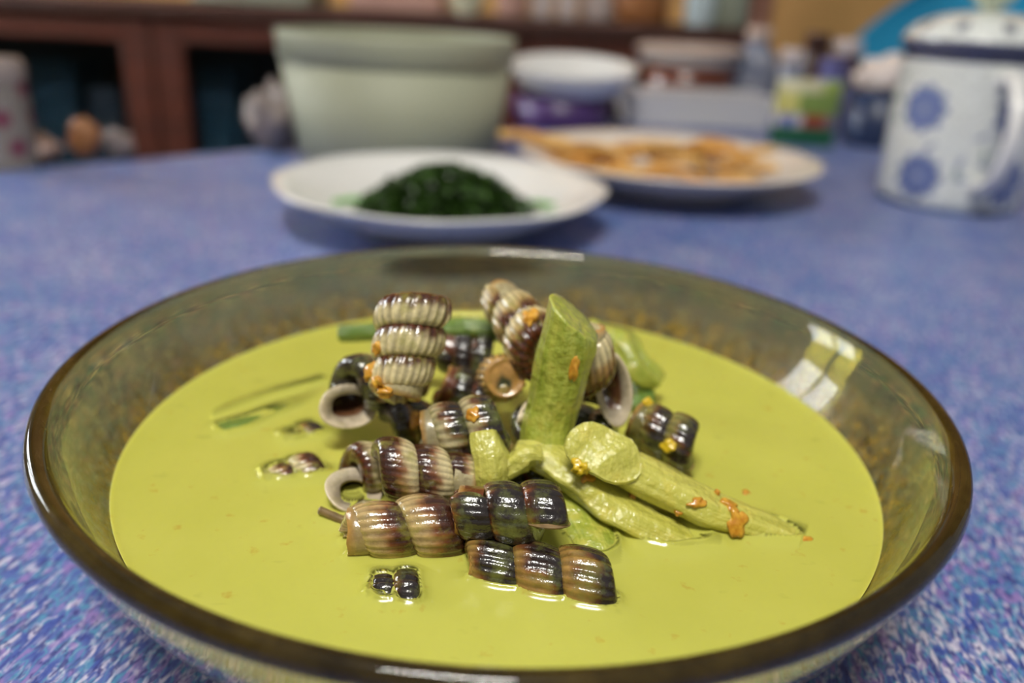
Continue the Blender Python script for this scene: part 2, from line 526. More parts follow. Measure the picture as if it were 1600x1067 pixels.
# ------------------------------------------------------------------ glass bowl
BC = Vector((-0.00166, 0.20878, 0))
RIM, ZR = 0.115, 0.060
ZS, RS = 0.0360, 0.1020           # soup level and radius
def bowl_prof():
    inner = [(0.0, 0.0060), (0.030, 0.0060), (0.052, 0.0078), (0.070, 0.0115), (0.084, 0.0180), (0.095, 0.0265), (RS, 0.0360), (0.1070, 0.0455), (0.1100, 0.0540)]
    rim = [(0.1115, 0.0578), (0.1128, 0.0596), (0.1144, 0.0602), (0.1160, 0.0594), (0.1166, 0.0576), (0.1160, 0.0556)]
    outer = [(0.1150, 0.0535), (0.1116, 0.0455), (0.1066, 0.0355), (0.0990, 0.0245), (0.0880, 0.0155), (0.0740, 0.0078), (0.056, 0.0030), (0.046, 0.0010), (0.043, 0.0004), (0.040, 0.0012), (0.02, 0.0018), (0.0, 0.0018)]
    inn = spline([(a, 0, b) for a, b in inner[1:]], 40)[:, [0, 2]].tolist()
    ou = spline([(a, 0, b) for a, b in [rim[-1]] + outer[:-4]], 40)[1:, [0, 2]].tolist()
    return [inner[0]] + inn + rim + ou + outer[-4:]
bowl = obj('glass_bowl', lathe('glass_bowl', bowl_prof(), 192), M['amber'], None, (BC.x, BC.y, 0.0005))
tag(bowl, 'smoked amber glass bowl with dark rim filled with yellow soup', 'bowl')

# ------------------------------------------------------------------ snail shells
CREAM = np.array(srgb(222, 207, 158)[:3]); TAN = np.array(srgb(176, 138, 74)[:3]); BROWN = np.array(srgb(96, 46, 22)[:3])
DARK = np.array(srgb(66, 36, 24)[:3]); BLACK = np.array(srgb(40, 32, 30)[:3]); RUST = np.array(srgb(140, 72, 30)[:3])
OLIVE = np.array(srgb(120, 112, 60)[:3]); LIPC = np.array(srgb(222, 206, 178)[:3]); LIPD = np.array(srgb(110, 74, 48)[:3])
PAL = {  # colours from apex side of a whorl to its wide side, band edges, blotchiness
    'cream': (CREAM, CREAM * 0.92, BROWN * 0.7, 0.22, 0.10),
    'banded': (CREAM * 0.9, TAN, BROWN * .7, 0.2, 0.3),
    'tanband': (CREAM * 0.35 + TAN * 0.6, RUST * .9, DARK, 0.15, 0.35),
    'rusty': (CREAM * 0.95, RUST, DARK, 0.05, 0.20),
    'dark': (RUST * 0.8, DARK, BLACK, -0.55, 0.25),
    'mottled': (TAN * 0.8, RUST * 0.55, BLACK * 1.1, -0.1, 0.9),
    'specked': (CREAM * 0.7, RUST * .8, BLACK * 1.1, -0.05, 0.8),
    'olive': (OLIVE * 1.3, RUST * .6, BLACK * 1.2, 0.1, 0.8),
    'tan': (TAN, TAN * 0.8, RUST * 0.8, 0.35, 0.3),
}
def shell_parts(L, D, d0, turns, ribs, amp, pal, seed, lip, flare=1.22, plug_z=0.14):
    r = np.random.RandomState(seed)
    p = L / (turns + 0.62)
    spw = 84
    n = int(spw * turns); m = 26
    th = np.linspace(0, 2 * np.pi * turns, n)
    t = th / th[-1]
    R = (d0 + (D - d0) * t ** 0.85) / 2
    b = p * 0.58 * np.ones(n)
    z = p * th / (2 * np.pi) + 0.31 * p
    psi = np.linspace(0, 2 * np.pi, m, endpoint=False)
    c, s = np.cos(psi), np.sin(psi)
    cx = np.sign(c) * np.abs(c) ** 0.60; sz = np.sign(s) * np.abs(s) ** 0.92
    start = np.clip(th / 0.5, 0.5, 1) ** 0.5
    irr = Wob(seed, 8, 1.3)(np.stack([np.cos(th), np.sin(th), th * 0.4], -1)) * 0.02
    rib = amp * (0.5 + 0.5 * np.cos(ribs * th + 0.5 * np.sin(3 * th)))
    grow = 1 + 0.16 * np.clip((th - th[-1] + 2.2) / 2.2, 0, 1) ** 2 if lip else np.ones(n)
    R = R * (0.5 + 0.5 * grow); b = b * grow
    def ring(i, sa=1.0, dth=0.0, sb=None):
        sb = sa if sb is None else sb
        thi = th[i] + dth
        a = R[i] * 0.4; dd = R[i] * 0.6
        w_ = float(np.clip((sa - 0.99) / 0.1 if dth < 0 else 1, 0, 1))
        cxr = cx * (1 - w_) + c * w_; szr = sz * (1 - w_) + s * w_
        rad = dd + a * sa * cxr
        zz = z[i] + p * dth / (2 * np.pi) + b[i] * sb * szr
        return np.stack([rad * np.cos(thi), rad * np.sin(thi), zz], -1)
    a = (R * 0.4 * start)[:, None]
    out = np.clip(cx, 0, 1)[None, :] ** 0.8
    rad = (R * 0.6)[:, None] + a * cx[None, :] * (1 + irr[:, None]) + R[:, None] * (rib[:, None] * out - amp * 0.5)
    zz = z[:, None] + (b * start)[:, None] * sz[None, :]
    V = np.stack([rad * np.cos(th)[:, None], rad * np.sin(th)[:, None], zz], -1).reshape(-1, 3)
    F = grid_faces(n, m)
    V = np.vstack([V, V[:m].mean(0)[None]])
    ci = len(V) - 1
    F += [(j, ci, (j + 1) % m) for j in range(m)]
    ca, cm, cw, edge, blot = PAL[pal]
    W = np.broadcast_to(s[None, :], (n, m))
    X = np.stack([np.cos(th)[:, None] * 2 + 0 * W, np.sin(th)[:, None] * 2 + 0 * W, W * 1.2 + th[:, None] * 0.5], -1)
    nz = Wob(seed + 5, 14, 1.7)(X)
    nz2 = Wob(seed + 9, 14, 3.5)(X)
    w = W + 0.16 * nz2 + blot * 0.55 * nz
    k = 1 / (1 + np.exp(-(w - edge) / 0.07))
    k1 = 1 / (1 + np.exp(-(w - edge + 0.28) / 0.09))
    col = ca * (1 - k1[..., None]) + cm * k1[..., None]
    col = col * (1 - k[..., None]) + cw * k[..., None]
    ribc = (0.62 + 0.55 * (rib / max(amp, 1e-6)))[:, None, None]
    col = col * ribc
    dk = np.clip((0.25 - (cx[None, :] + 0 * W)) / 0.5, 0, 1)      # darker olive tone towards the sutures
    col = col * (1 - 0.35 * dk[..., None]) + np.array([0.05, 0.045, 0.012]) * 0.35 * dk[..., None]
    col = np.vstack([np.clip(col, 0.004, 0.9).reshape(-1, 3), col[0, :].mean(0)[None]])
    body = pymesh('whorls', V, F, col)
    # aperture lip with its inside wall
    i = n - 1
    seq = [(0.99, -0.16), (1.02 + 0.4 * (flare - 1), -0.06), (flare, 0.03), (flare + 0.02, 0.10), (flare - 0.06, 0.13), (flare - 0.2, 0.08), (0.86, -0.06), (0.78, -0.25), (0.70, -0.6), (0.55, -1.0), (0.05, -1.3)]
    LV = []; LC = []
    for q, (sa, dth) in enumerate(seq):
        if not lip: sa = min(sa, 1.0 if q < 5 else sa)
        rg = ring(i, sa, dth)
        rg += 0.03 * R[i] * np.sin(psi * 3 + seed)[:, None] * np.array([0, 0, 1]) * (1 if 1 < q < 6 else 0)
        LV.append(rg)
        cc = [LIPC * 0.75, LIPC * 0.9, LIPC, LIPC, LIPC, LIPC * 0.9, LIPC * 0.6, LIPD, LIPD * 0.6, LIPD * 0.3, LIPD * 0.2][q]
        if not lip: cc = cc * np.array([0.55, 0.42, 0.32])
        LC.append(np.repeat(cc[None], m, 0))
    LV = np.vstack(LV); LC = np.vstack(LC)
    lipm = pymesh('lip', LV, grid_faces(len(seq), m), LC)
    # plug closing the broken apex
    R0 = R[int(spw * 0.35)]
    k_ = 24; rr = np.linspace(0, 1, 9)
    PV = []; PC = []
    wv = Wob(seed + 3, 8, 2.4)
    for q in list(rr) + [1.02, 1.0]:
        for a_ in np.linspace(0, 2 * np.pi, k_, endpoint=False):
            x, y = 0.84 * R0 * q * math.cos(a_), 0.84 * R0 * q * math.sin(a_)
            zq = plug_z * p + 0.04 * p * float(wv(np.array([x, y, 0]) / R0 * 1.5)) - (0.10 * p if q > 0.8 else 0)
            if q == 1.02: zq = (plug_z + 0.1) * p
            if len(PV) >= 10 * k_: zq = (plug_z + 0.6) * p
            PV.append((x, y, zq))
            dd = math.hypot(x - 0.18 * R0, y - 0.2 * R0) / R0
            g = 1 / (1 + math.exp((dd - 0.34 - 0.06 * float(wv(np.array([x, y, 1]) / R0 * 3))) / 0.03))
            tanc = np.array(srgb(178, 134, 70)[:3]) * (0.9 + 0.2 * q)
            if q > 1.0 or len(PV) > 10 * k_: tanc = PAL[pal][0] * 0.6
            PC.append(tanc * (1 - g) + np.array(srgb(62, 66, 38)[:3]) * g)
    plug = pymesh('apex_plug', PV, grid_faces(len(rr) + 2, k_), np.array(PC))
    bm = bmesh.new(); bm.from_mesh(plug); bmesh.ops.remove_doubles(bm, verts=bm.verts, dist=1e-7); bm.to_mesh(plug); bm.free()
    return body, lipm, plug

DZ = -0.0042
def ati(x, y, z): return at(x, y, z + DZ)
ITEMS = []      # things standing in the soup
def shell(label, a, w, D, pal, face=None, ratio=0.68, turns=3.3, ribs=22, amp=0.055, seed=1, lip=False, flare=1.22, mat=None, mouth=None, plug_z=0.14):
    """a: apex end (px, py, z); w: wide end (px, py, z) or an offset Vector; D in metres; face: way the mouth looks"""
    A = ati(*a); Wd = (A + w) if isinstance(w, Vector) else ati(*w); D *= 1.2
    ax = Wd - A; L = ax.length; ax.normalize()
    if face is None:                       # mouth turned down and away
        face = (0.1, 0.6, -0.8)
    f = Vector(face); f = (f - ax * f.dot(ax)).normalized()
    th_end = 2 * math.pi * turns
    # local tangent of the last ring is (-sin, cos); bring it onto f
    X = ax.cross(f) * -1.0
    # local frame whose x,y span the plane: choose e_y = f, e_x = f x ax
    ex = f.cross(ax)
    m = Matrix((ex, f, ax)).transposed()
    rot = m @ Matrix.Rotation(-th_end, 3, 'Z')
    if mouth is not None:                  # slide the shell so its mouth sits at this spot
        pp = L / (turns + 0.62)
        A = ati(*mouth) - ax * (pp * turns + 0.31 * pp) - ex * (0.6 * D / 2)
    root = empty('snail_shell', A)
    root.rotation_mode = 'QUATERNION'
    root.rotation_quaternion = rot.to_quaternion()
    tag(root, label, 'snail shell', 'snail shells in the soup')
    b, l, p = shell_parts(L, D, D * ratio, turns, ribs, amp, pal, seed, lip, flare, plug_z)
    if mat is None: mat = M['shell_dark'] if pal in ('dark', 'mottled', 'olive', 'specked') else M['shell']
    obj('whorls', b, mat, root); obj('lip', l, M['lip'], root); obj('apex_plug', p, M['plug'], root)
    ITEMS.append(root)
    0 and print('SHELL L=%.1fmm D=%.1f' % (L * 1000, D * 1000), label)
    return root

S = shell
S('cream and brown banded snail shell standing on end at upper left of heap', (618, 622, .0640), (651, 470, .0850), .0168, 'cream', (.3, .8, .2), .68, 2.75, 24, .07, 11)
S('snail shell with wide pale lip opening toward the left edge of heap', (690, 622, .0500), (562, 632, .0540), .0150, 'specked', (-.45, -1, .35), .6, 2.4, 20, .06, 12, True, 1.55, mouth=(545, 632, .0535))
S('brown ridged snail shell leaning at the top back of the heap', (779, 462, .0775), (850, 552, .0710), .0140, 'banded', (.9, -.5, -.4), .74, 2.4, 20, .09, 13, True, 1.15)
S('snail shell seen end-on showing its flat tan broken tip', (789, 590, .0640), Vector((-.002, .017, -.008)), .0112, 'tan', None, .95, 2.8, 20, .09, 14, plug_z=-.12)
S('snail shell with twisted pale lip right of the upright stalk', (922, 552, .0660), Vector((.0050, -.003, -.0210)), .0140, 'banded', (.3, -1, .3), .7, 1.35, 20, .06, 15, True, 1.4, mouth=(956, 608, .0625))
S('greenish dark snail shell at the right end of the heap', (992, 655, .0510), (1085, 702, .0480), .0132, 'olive', None, .80, 1.9, 18, .05, 16)
S('dark and tan snail shell tucked in the middle behind pale chunk', (660, 680, .0560), (782, 664, .0590), .0142, 'specked', None, .82, 1.9, 20, .06, 17)
S('cream snail shell with glossy maroon bands and a broken end', (744, 752, .0490), (590, 730, .0530), .0128, 'rusty', None, .80, 2.3, 26, .05, 18)
S('tan and brown two-whorl snail shell at the lower left of heap', (541, 832, .0445), (712, 820, .0450), .0132, 'tanband', None, .78, 1.75, 22, .05, 19)
S('half sunk snail shell with round white lip beside maroon-banded shell', (640, 760, .0420), (560, 766, .0440), .0135, 'cream', (-.6, -.7, .6), .6, 1.6, 20, .04, 20, True, 1.75, mouth=(552, 764, .0440))
S('near-black snail shell with rust rings at the front of heap', (714, 798, .0500), (874, 808, .0505), .0136, 'dark', (-.2, -.4, -1), .80, 2.2, 22, .035, 21)
S('mottled dark snail shell lying lowest and nearest in the soup', (735, 880, .0410), (958, 922, .0400), .0140, 'mottled', None, .74, 2.5, 22, .06, 22)
# half hidden ones inside the heap
S('dark shell in the shaded gap left of the end-on shell', (690, 600, .0540), (765, 632, .0490), .0140, 'dark', None, .8, 2.0, 20, .05, 23)
S('dark shell low behind the foot of the upright stalk', (880, 660, .0460), (960, 690, .0460), .0140, 'dark', None, .8, 2.0, 20, .05, 24)
S('dark shell deep behind the cream banded upright shell', (690, 545, .0580), (770, 565, .0560), .0140, 'dark', None, .8, 2.2, 20, .05, 25)
S('brown shell lying under the cream banded upright shell', (692, 660, .0460), (604, 668, .0470), .0130, 'mottled', None, .8, 2.0, 20, .05, 26)
S('shell with thin green-stained edge left of the upright stalk', (850, 640, .0500), (815, 672, .0540), .0105, 'olive', (-.6, -.8, .2), .8, 1.4, 18, .04, 27, True, 1.12)
S('dark shell under the near-black shell at the waterline', (770, 765, .0420), (850, 750, .0440), .0130, 'dark', None, .8, 2.0, 20, .05, 28)
# nearly submerged ones on the left
S('brown shell barely showing above the soup on the left', (412, 765, .0362), (505, 735, .0386), .0106, 'rusty', None, .8, 1.8, 20, .05, 29)
S('small dark shell sunk in soup below the green stem tip', (440, 706, .0360), (505, 682, .0374), .0098, 'mottled', None, .8, 1.6, 20, .05, 30)
S('black shell sunk in soup in front of the two-whorl shell', (578, 938, .0366), (662, 936, .0376), .0112, 'dark', None, .8, 1.7, 20, .05, 31)

# ------------------------------------------------------------------ vegetables
def veg(name, label, mesh, mat, cat='vegetable', group=None):
    o = obj(name, mesh, mat)
    tag(o, label, cat, group)
    ITEMS.append(o)
    return o
def pts(*a): return [tuple(ati(*q)) for q in a]
G = 'green stalk pieces in the soup'
veg('vegetable_stalk', 'thick green stalk piece standing upright with a slanted cut top',
    stalk_mesh('stalk', pts((848, 735, .047), (858, 660, .058), (880, 570, .0735), (902, 470, .0905)), (.0064, .0065, .0068, .0069, .0067), 72, 44, 1.0, .05, .025, 9, 41, .3, .12, 0.2, (.0085, (-1, 0, 0))), M['stalk'], group=G)
veg('vegetable_stalk', 'dark green thin stem lying behind the upright cream shell',
    stalk_mesh('stem', pts((533, 522, .0575), (640, 515, .062), (740, 514, .065), (800, 520, .064)), (.0027, .0032, .0034, .0032), 40, 20, 1.0, .05, .03, 6, 42), M['stalk_dark'], group=G)
veg('vegetable_stalk', 'short yellow-green stem end between the two tallest shells',
    stalk_mesh('stem', pts((690, 497, .066), (760, 495, .0675)), (.0020, .0024), 20, 16, 1.0, .08, .03, 6, 43), M['stalk_pale'], group=G)
big = empty('vegetable_stalk', at(1080, 780, .044))
tag(big, 'wide pale split stalk with orange chili bits, pointing right', 'vegetable', G)
def part(name, mesh, mat, root):
    o = obj(name, mesh, mat, root)
    o.location = -root.location
    return o
part('stalk_body', stalk_mesh('stalk_body', pts((905, 708, .0545), (985, 735, .0520), (1100, 790, .0450), (1200, 825, .0408), (1280, 852, .0385)), (.0062, .0068, .0068, .0048, .0014), 64, 36, .62, .07, .03, 7, 44, .5, .5), M['stalk_pale'], big)
ITEMS.append(big)
# thin flap of skin curling over the thick end of the stalk
def flap_mesh():
    nu, nv = 22, 16
    c = np.array(ati(944, 706, .0590)); 
    X = np.array(ati(1004, 726, .0562)) - c; Y = np.array(ati(936, 750, .0545)) - c
    V = []; 
    for lay in (0, 1):
        for i in range(nu):
            for j in range(nv):
                a = 2 * math.pi * i / nu; q = (j + 0.02) / (nv - 1)
                x = q * math.cos(a) * (1.0 + .06 * math.sin(3 * a)); y = q * math.sin(a) * (.95 + .05 * math.sin(2 * a + 1))
                h = .0009 * (1 - q * q) + .0006 * math.sin(5 * x + 3 * y) - lay * .0007
                P_ = c + X * x + Y * y; V.append((P_[0], P_[1] - h * .4, P_[2] + h))
    F = []
    for lay in (0, 1):
        o_ = lay * nu * nv
        for i in range(nu):
            k = (i + 1) % nu
            for j in range(nv - 1):
                f = (o_ + i * nv + j, o_ + k * nv + j, o_ + k * nv + j + 1, o_ + i * nv + j + 1)
                F.append(f if lay else f[::-1])
    for i in range(nu):
        k = (i + 1) % nu
        F.append((i * nv + nv - 1, k * nv + nv - 1, nu * nv + k * nv + nv - 1, nu * nv + i * nv + nv - 1))
    vec = np.array(V) * 150
    return pymesh('skin_flap', V, F, None, vec)
part('skin_flap', flap_mesh(), M['stalk_pale'], big)
veg('vegetable_stalk', 'soft pale stalk sinking into soup below the split stalk',
    stalk_mesh('stalk', pts((806, 706, .0540), (870, 725, .0520), (950, 785, .0455), (1040, 835, .0400), (1120, 858, .0375)), (.0040, .0060, .0068, .0058, .0030), 56, 30, .6, .10, .05, 6, 45), M['stalk_pale'], group=G)
veg('vegetable_leaf', 'green limp leaf sheath sliding under the soup beside black shell',
    stalk_mesh('leaf', pts((868, 735, .0480), (905, 800, .0425), (935, 860, .0395), (950, 905, .0365)), (.0050, .0066, .0062, .0030), 40, 26, .45, .12, .06, 5, 46), M['stalk'], group=G)
veg('vegetable_chunk', 'translucent green cut chunk between dark shells and upright stalk',
    stalk_mesh('chunk', pts((772, 760, .0500), (768, 720, .0560), (762, 676, .0610)), (.0042, .0046, .0046, .0036), 30, 12, .7, .14, .10, 4, 47, .1, .1), M['stalk_pale'], group=G)
veg('vegetable_chunk', 'mushy green bit joining the chunk to the fallen stalk',
    stalk_mesh('chunk', pts((785, 735, .0530), (818, 712, .0560), (845, 712, .0560)), (.0028, .0034, .0022), 24, 16, .8, .22, .10, 5, 48), M['stalk_pale'], group=G)
veg('vegetable_leaf', 'crumpled green leaf at the back right of the heap',
    stalk_mesh('leaf', pts((925, 505, .060), (965, 535, .058), (1000, 570, .054), (1026, 600, .048)), (.0034, .0058, .0060, .0030), 40, 26, .7, .36, .14, 5, 49), M['stalk'], group=G)
veg('vegetable_leaf', 'small folded leaf scrap hanging behind the pale-lipped right shell',
    stalk_mesh('leaf', pts((985, 555, .052), (1005, 600, .0470), (1000, 640, .0430)), (.0030, .0040, .0028), 30, 20, .6, .2, .10, 5, 50), M['stalk_dark'], group=G)
veg('vegetable_stalk', 'green stem tip poking out of the soup at left',
    stalk_mesh('stem', pts((345, 682, .0385), (400, 665, .0383), (470, 642, .0370), (520, 625, .0340)), (.0046, .0044, .0036, .0028), 40, 22, .75, .06, .04, 6, 51), M['stalk_dark'], group=G)
veg('vegetable_stalk', 'long thin stem sunk under the soup at far left',
    stalk_mesh('stem', pts((330, 660, .0384), (420, 626, .0386), (505, 600, .0392)), (.0020, .0024, .0024), 40, 16, .8, .06, .04, 6, 52), M['stalk_dark'], group=G)
tw = veg('brown_twig', 'thin brown twig end sticking out left of two-whorl shell',
    stalk_mesh('twig', pts((500, 797, .0425), (555, 822, .0415)), (.0010, .0012), 14, 12, 1, .05, .02, 5, 53), M['twig'], 'twig')

bpy.context.view_layer.update()
# ------------------------------------------------------------------ soup
VV = []; FF = []; off = 0
def gather(o):
    global off
    for q in [o] + list(o.children):
        if q.type != 'MESH': continue
        mw = q.matrix_world
        VV.extend([mw @ v.co for v in q.data.vertices])
        FF.extend([[off + i for i in p.vertices] for p in q.data.polygons])
        off += len(q.data.vertices)
for o in ITEMS: gather(o)
bvh = BVHTree.FromPolygons(VV, FF)

def soup_mesh():
    nr, na = 320, 760
    rr = RS * (np.linspace(0, 1, nr) ** 0.85)
    V = []; cov = []
    for i, r in enumerate(rr):
        for j in range(na):
            a = 2 * math.pi * j / na
            x, y = r * math.cos(a), r * math.sin(a)
            wx, wy = BC.x + x, BC.y + y
            z = ZS; k = 1.0
            if r < 0.085:
                hit, nn, ii, dd = bvh.find_nearest(Vector((wx, wy, ZS)), 0.007)
                if hit is not None:
                    z += 0.0017 * math.exp(-dd / 0.0013)
                h2 = bvh.ray_cast(Vector((wx, wy, 0.13)), Vector((0, 0, -1)))[0]
                if h2 is not None and h2.z < z:
                    dep = z - h2.z
                    k = 1 - math.exp(-dep / 0.0013) if dep < 0.008 else 1.0
            e = RS - r
            z += 0.0008 * math.exp(-e / 0.0012)
            V.append((x, y, z)); cov.append(k)
    F = grid_faces(nr, na)
    # underside follows the bowl wall
    prof = [(0.0975, 0.0285), (0.086, 0.0188), (0.070, 0.0111), (0.052, 0.0074), (0.03, 0.0056), (0.001, 0.0056)]
    base = (nr - 1) * na
    for (r, z) in prof:
        nb = len(V)
        for j in range(na):
            a = 2 * math.pi * j / na
            V.append((r * math.cos(a), r * math.sin(a), z)); cov.append(1.0)
        for j in range(na):
            k = (j + 1) % na
            F.append((base + j, base + k, nb + k, nb + j))
        base = nb
    me = pymesh('soup', V, F)
    at_ = me.attributes.new('cover', 'FLOAT', 'POINT')
    at_.data.foreach_set('value', np.array(cov, dtype=np.float32))
    return me
soup = obj('yellow_soup', soup_mesh(), M['soup'], None, (BC.x, BC.y, 0.0005))
tag(soup, 'thick yellow coconut soup filling the amber glass bowl', 'soup')

# ------------------------------------------------------------------ chili bits
def blob_mesh(name, s, seed):
    bm = bmesh.new()
    bmesh.ops.create_icosphere(bm, subdivisions=3, radius=1.25)
    w = Wob(seed, 10, 2.6)
    for v in bm.verts:
        f = 1 + 0.32 * float(w(np.array(v.co)))
        v.co = Vector((v.co.x * s[0], v.co.y * s[1], v.co.z * s[2])) * f
    me = bpy.data.meshes.new(name); bm.to_mesh(me); bm.free()
    return me
def stick(px, py, size, mat, name, label, cat, group, seed):
    d = (fw + rt * ((px - 800) / F_PX) - up * ((py - 533.5) / F_PX)).normalized()
    hit, nrm, i, dist = bvh.ray_cast(cam_pos, d)
    if hit is None or (hit - cam_pos).length > 0.30:
        hit = at(px, py, ZS); nrm = Vector((0, 0, 1))
    if nrm.dot(d) > 0: nrm = -nrm
    o = obj(name, blob_mesh(name, size, seed), mat, None, hit)
    o.rotation_euler = nrm.to_track_quat('Z', 'Y').to_euler()
    tag(o, label, cat, group)
for k, (x, y, a, b) in enumerate(((1140, 788, .0016, .0026), (1152, 815, .0018, .0032), (1165, 772, .0010, .0014), (1090, 785, .0018, .0010), (1250, 848, .0024, .0014), (987, 775, .0007, .0007), (1120, 770, .0007, .0007), (1060, 800, .0009, .0006))):
    stick(x, y, (a, b * .8, .0007), M['chili'], 'chili_bit', 'orange chili bit stuck on the wide pale split stalk', 'chili bit', 'chili bits on the split stalk', 60 + k)
for k, (x, y, a, b) in enumerate(((590, 545, .0012, .0012), (578, 582, .0012, .0020), (590, 600, .0022, .0018), (600, 612, .0018, .0012))):
    stick(x, y, (a, b, .0009), M['chili'], 'chili_bit', 'orange chili paste clinging to the upright cream banded shell', 'chili bit', 'chili bits on the upright shell', 70 + k)
stick(828, 500, (.0020, .0022, .0010), M['chili'], 'chili_bit', 'bright orange chili piece on the top back shell', 'chili bit', None, 80)
stick(897, 575, (.0008, .0028, .0006), M['chili'], 'chili_bit', 'orange chili sliver on the right side of the upright stalk', 'chili bit', None, 81)
stick(740, 648, (.0014, .0014, .0007), M['chili'], 'chili_bit', 'orange chili bit on the mid-heap dark and tan shell', 'chili bit', None, 82)
stick(920, 745, (.0024, .0010, .0008), M['chili'], 'chili_bit', 'red-orange chili sliver beside the skin flap of the split stalk', 'chili bit', None, 83)
stick(650, 655, (.0028, .0016, .0009), M['chili'], 'chili_bit', 'orange chili paste on the shell below the upright one', 'chili bit', None, 84)
stick(906, 730, (.0017, .0014, .0013), M['seed'], 'chili_seed', 'yellow chili seed resting at the skin flap edge', 'seed', None, 85)
stick(1012, 630, (.0012, .0013, .0013), M['seed'], 'chili_seed', 'bright yellow seed above the right-end greenish shell', 'seed', None, 86)
stick(1045, 695, (.0016, .0014, .0008), M['seed'], 'chili_seed', 'yellow paste bit on the greenish shell at right', 'seed', None, 87)

# ------------------------------------------------------------------ plates and food
def plate_mesh(name, R, h, n=96, scallop=0.0, foot=0.55):
    prof = [(0, 0.010), (R * 0.45, 0.0100), (R * 0.60, 0.0120), (R * 0.74, h * 0.62), (R * 0.90, h * 0.90), (R * 0.985, h), (R, h - 0.0012), (R * 0.985, h - 0.003), (R * 0.90, h * 0.90 - 0.004), (R * 0.76, h * 0.60 - 0.005), (R * 0.62, 0.007), (R * foot, 0.0045), (R * (foot - 0.01), 0.0), (R * (foot - 0.04), 0.0), (R * (foot - 0.05), 0.004), (0, 0.005)]
    me = lathe(name, prof, n)
    if scallop:
        for v in me.vertices:
            r = math.hypot(v.co.x, v.co.y)
            if r > R * 0.6:
                a = math.atan2(v.co.y, v.co.x); f = 1 + scallop * math.cos(8 * a) * (r - R * .6) / (R * .4)
                v.co.x *= f; v.co.y *= f
    return me
c1 = at(690, 286, .030); R1 = 265 * (c1.y / math.cos(PITCH) * 0.99) / F_PX
d1 = (c1 - cam_pos).dot(fw); R1 = 258 * d1 / F_PX
p1 = obj('plate', plate_mesh('plate', R1, .032, 96, .012), M['white'], None, (c1.x, c1.y, 0.0005))
tag(p1, 'white plate holding dark green chopped vegetables, just behind the bowl', 'plate')
c2 = at(1043, 241, .030); d2 = (c2 - cam_pos).dot(fw); R2 = 234 * d2 / F_PX
M['white2'] = plain('warm_white_porcelain', srgb(236, 226, 216), 0.2, 0.03, 20, 0.3)
p2 = obj('plate', plate_mesh('plate', R2, .032, 96, 0.0), M['white2'], None, (c2.x, c2.y, 0.0005))
tag(p2, 'white plate holding golden fried strips, behind and right', 'plate')

def greens_mesh(R, H, n, seed):
    r = random.Random(seed); V = []; F = []
    # core mound
    nu, nv = 14, 30
    w = Wob(seed, 10, 2.2)
    for i in range(nu):
        q = i / (nu - 1)
        for j in range(nv):
            a = 2 * math.pi * j / nv
            rr = R * q * (1 + .08 * math.sin(3 * a + 1)); x, y = rr * math.cos(a), rr * math.sin(a) * .8
            z = H * (1 - q ** 1.7) * (0.95 + .22 * float(w(np.array([x / R * 3, y / R * 3, 0])))) 
            V.append((x, y, z))
    F += grid_faces(nu, nv)
    for _ in range(n):
        a = r.random() * 6.283; q = math.sqrt(r.random()); rr = R * q * 1.02
        c = Vector((rr * math.cos(a), rr * math.sin(a) * .8, H * (1 - q ** 1.7) + r.uniform(-.001, .003)))
        s = r.uniform(.004, .010); rot = Matrix.Rotation(r.random() * 6.28, 3, 'Z') @ Matrix.Rotation(r.uniform(-1, 1), 3, 'X') @ Matrix.Rotation(r.uniform(-1, 1), 3, 'Y')
        o = len(V); k = r.uniform(.1, .5)
        for (x, y, z) in ((-1, 0, 0), (-.4, -.5, k), (-.4, .5, -k * .3), (.4, -.5, k * .6), (.4, .5, -k), (1, 0, k * .5)):
            V.append(tuple(c + rot @ Vector((x, y, z)) * s))
        F += [(o, o + 1, o + 2), (o + 1, o + 3, o + 4, o + 2), (o + 3, o + 5, o + 4)]
    return pymesh('greens', V, F)
gn = N('wilted_dark_greens'); gf, _ = gn.noise(gn.coord(), 130, 4, .6)
gm = gn.done(gn.bsdf(Base_Color=gn.ramp(gf, [(.3, srgb(24, 38, 14)), (.55, srgb(46, 74, 24)), (.75, srgb(88, 128, 44))]), Roughness=.35))
cg = at(700, 312, .014)
gr = obj('chopped_greens', greens_mesh(R1 * .50, .029, 900, 3), gm, None, (c1.x + .004, c1.y - .004, .0105))
tag(gr, 'mound of dark green cooked chopped leaves on the front plate', 'vegetables', None, 'stuff')
M['lime'] = plain('bright_green_stem', srgb(96, 170, 60), .35, .15)
for k, (x, y) in enumerate(((555, 316), (840, 322))):
    pq = at(x, y, .016)
    o = obj('leaf_stem', stalk_mesh('leaf_stem', [(-.016, 0, 0), (0, .003, .002), (.016, .002, .001)], (.002, .003, .002), 14, 10, .8), M['lime'], None, (pq.x, pq.y, .0155))
    tag(o, ('bright green stem scrap at left edge of the dark greens', 'bright green stem scrap at right edge of the dark greens')[k], 'vegetable')

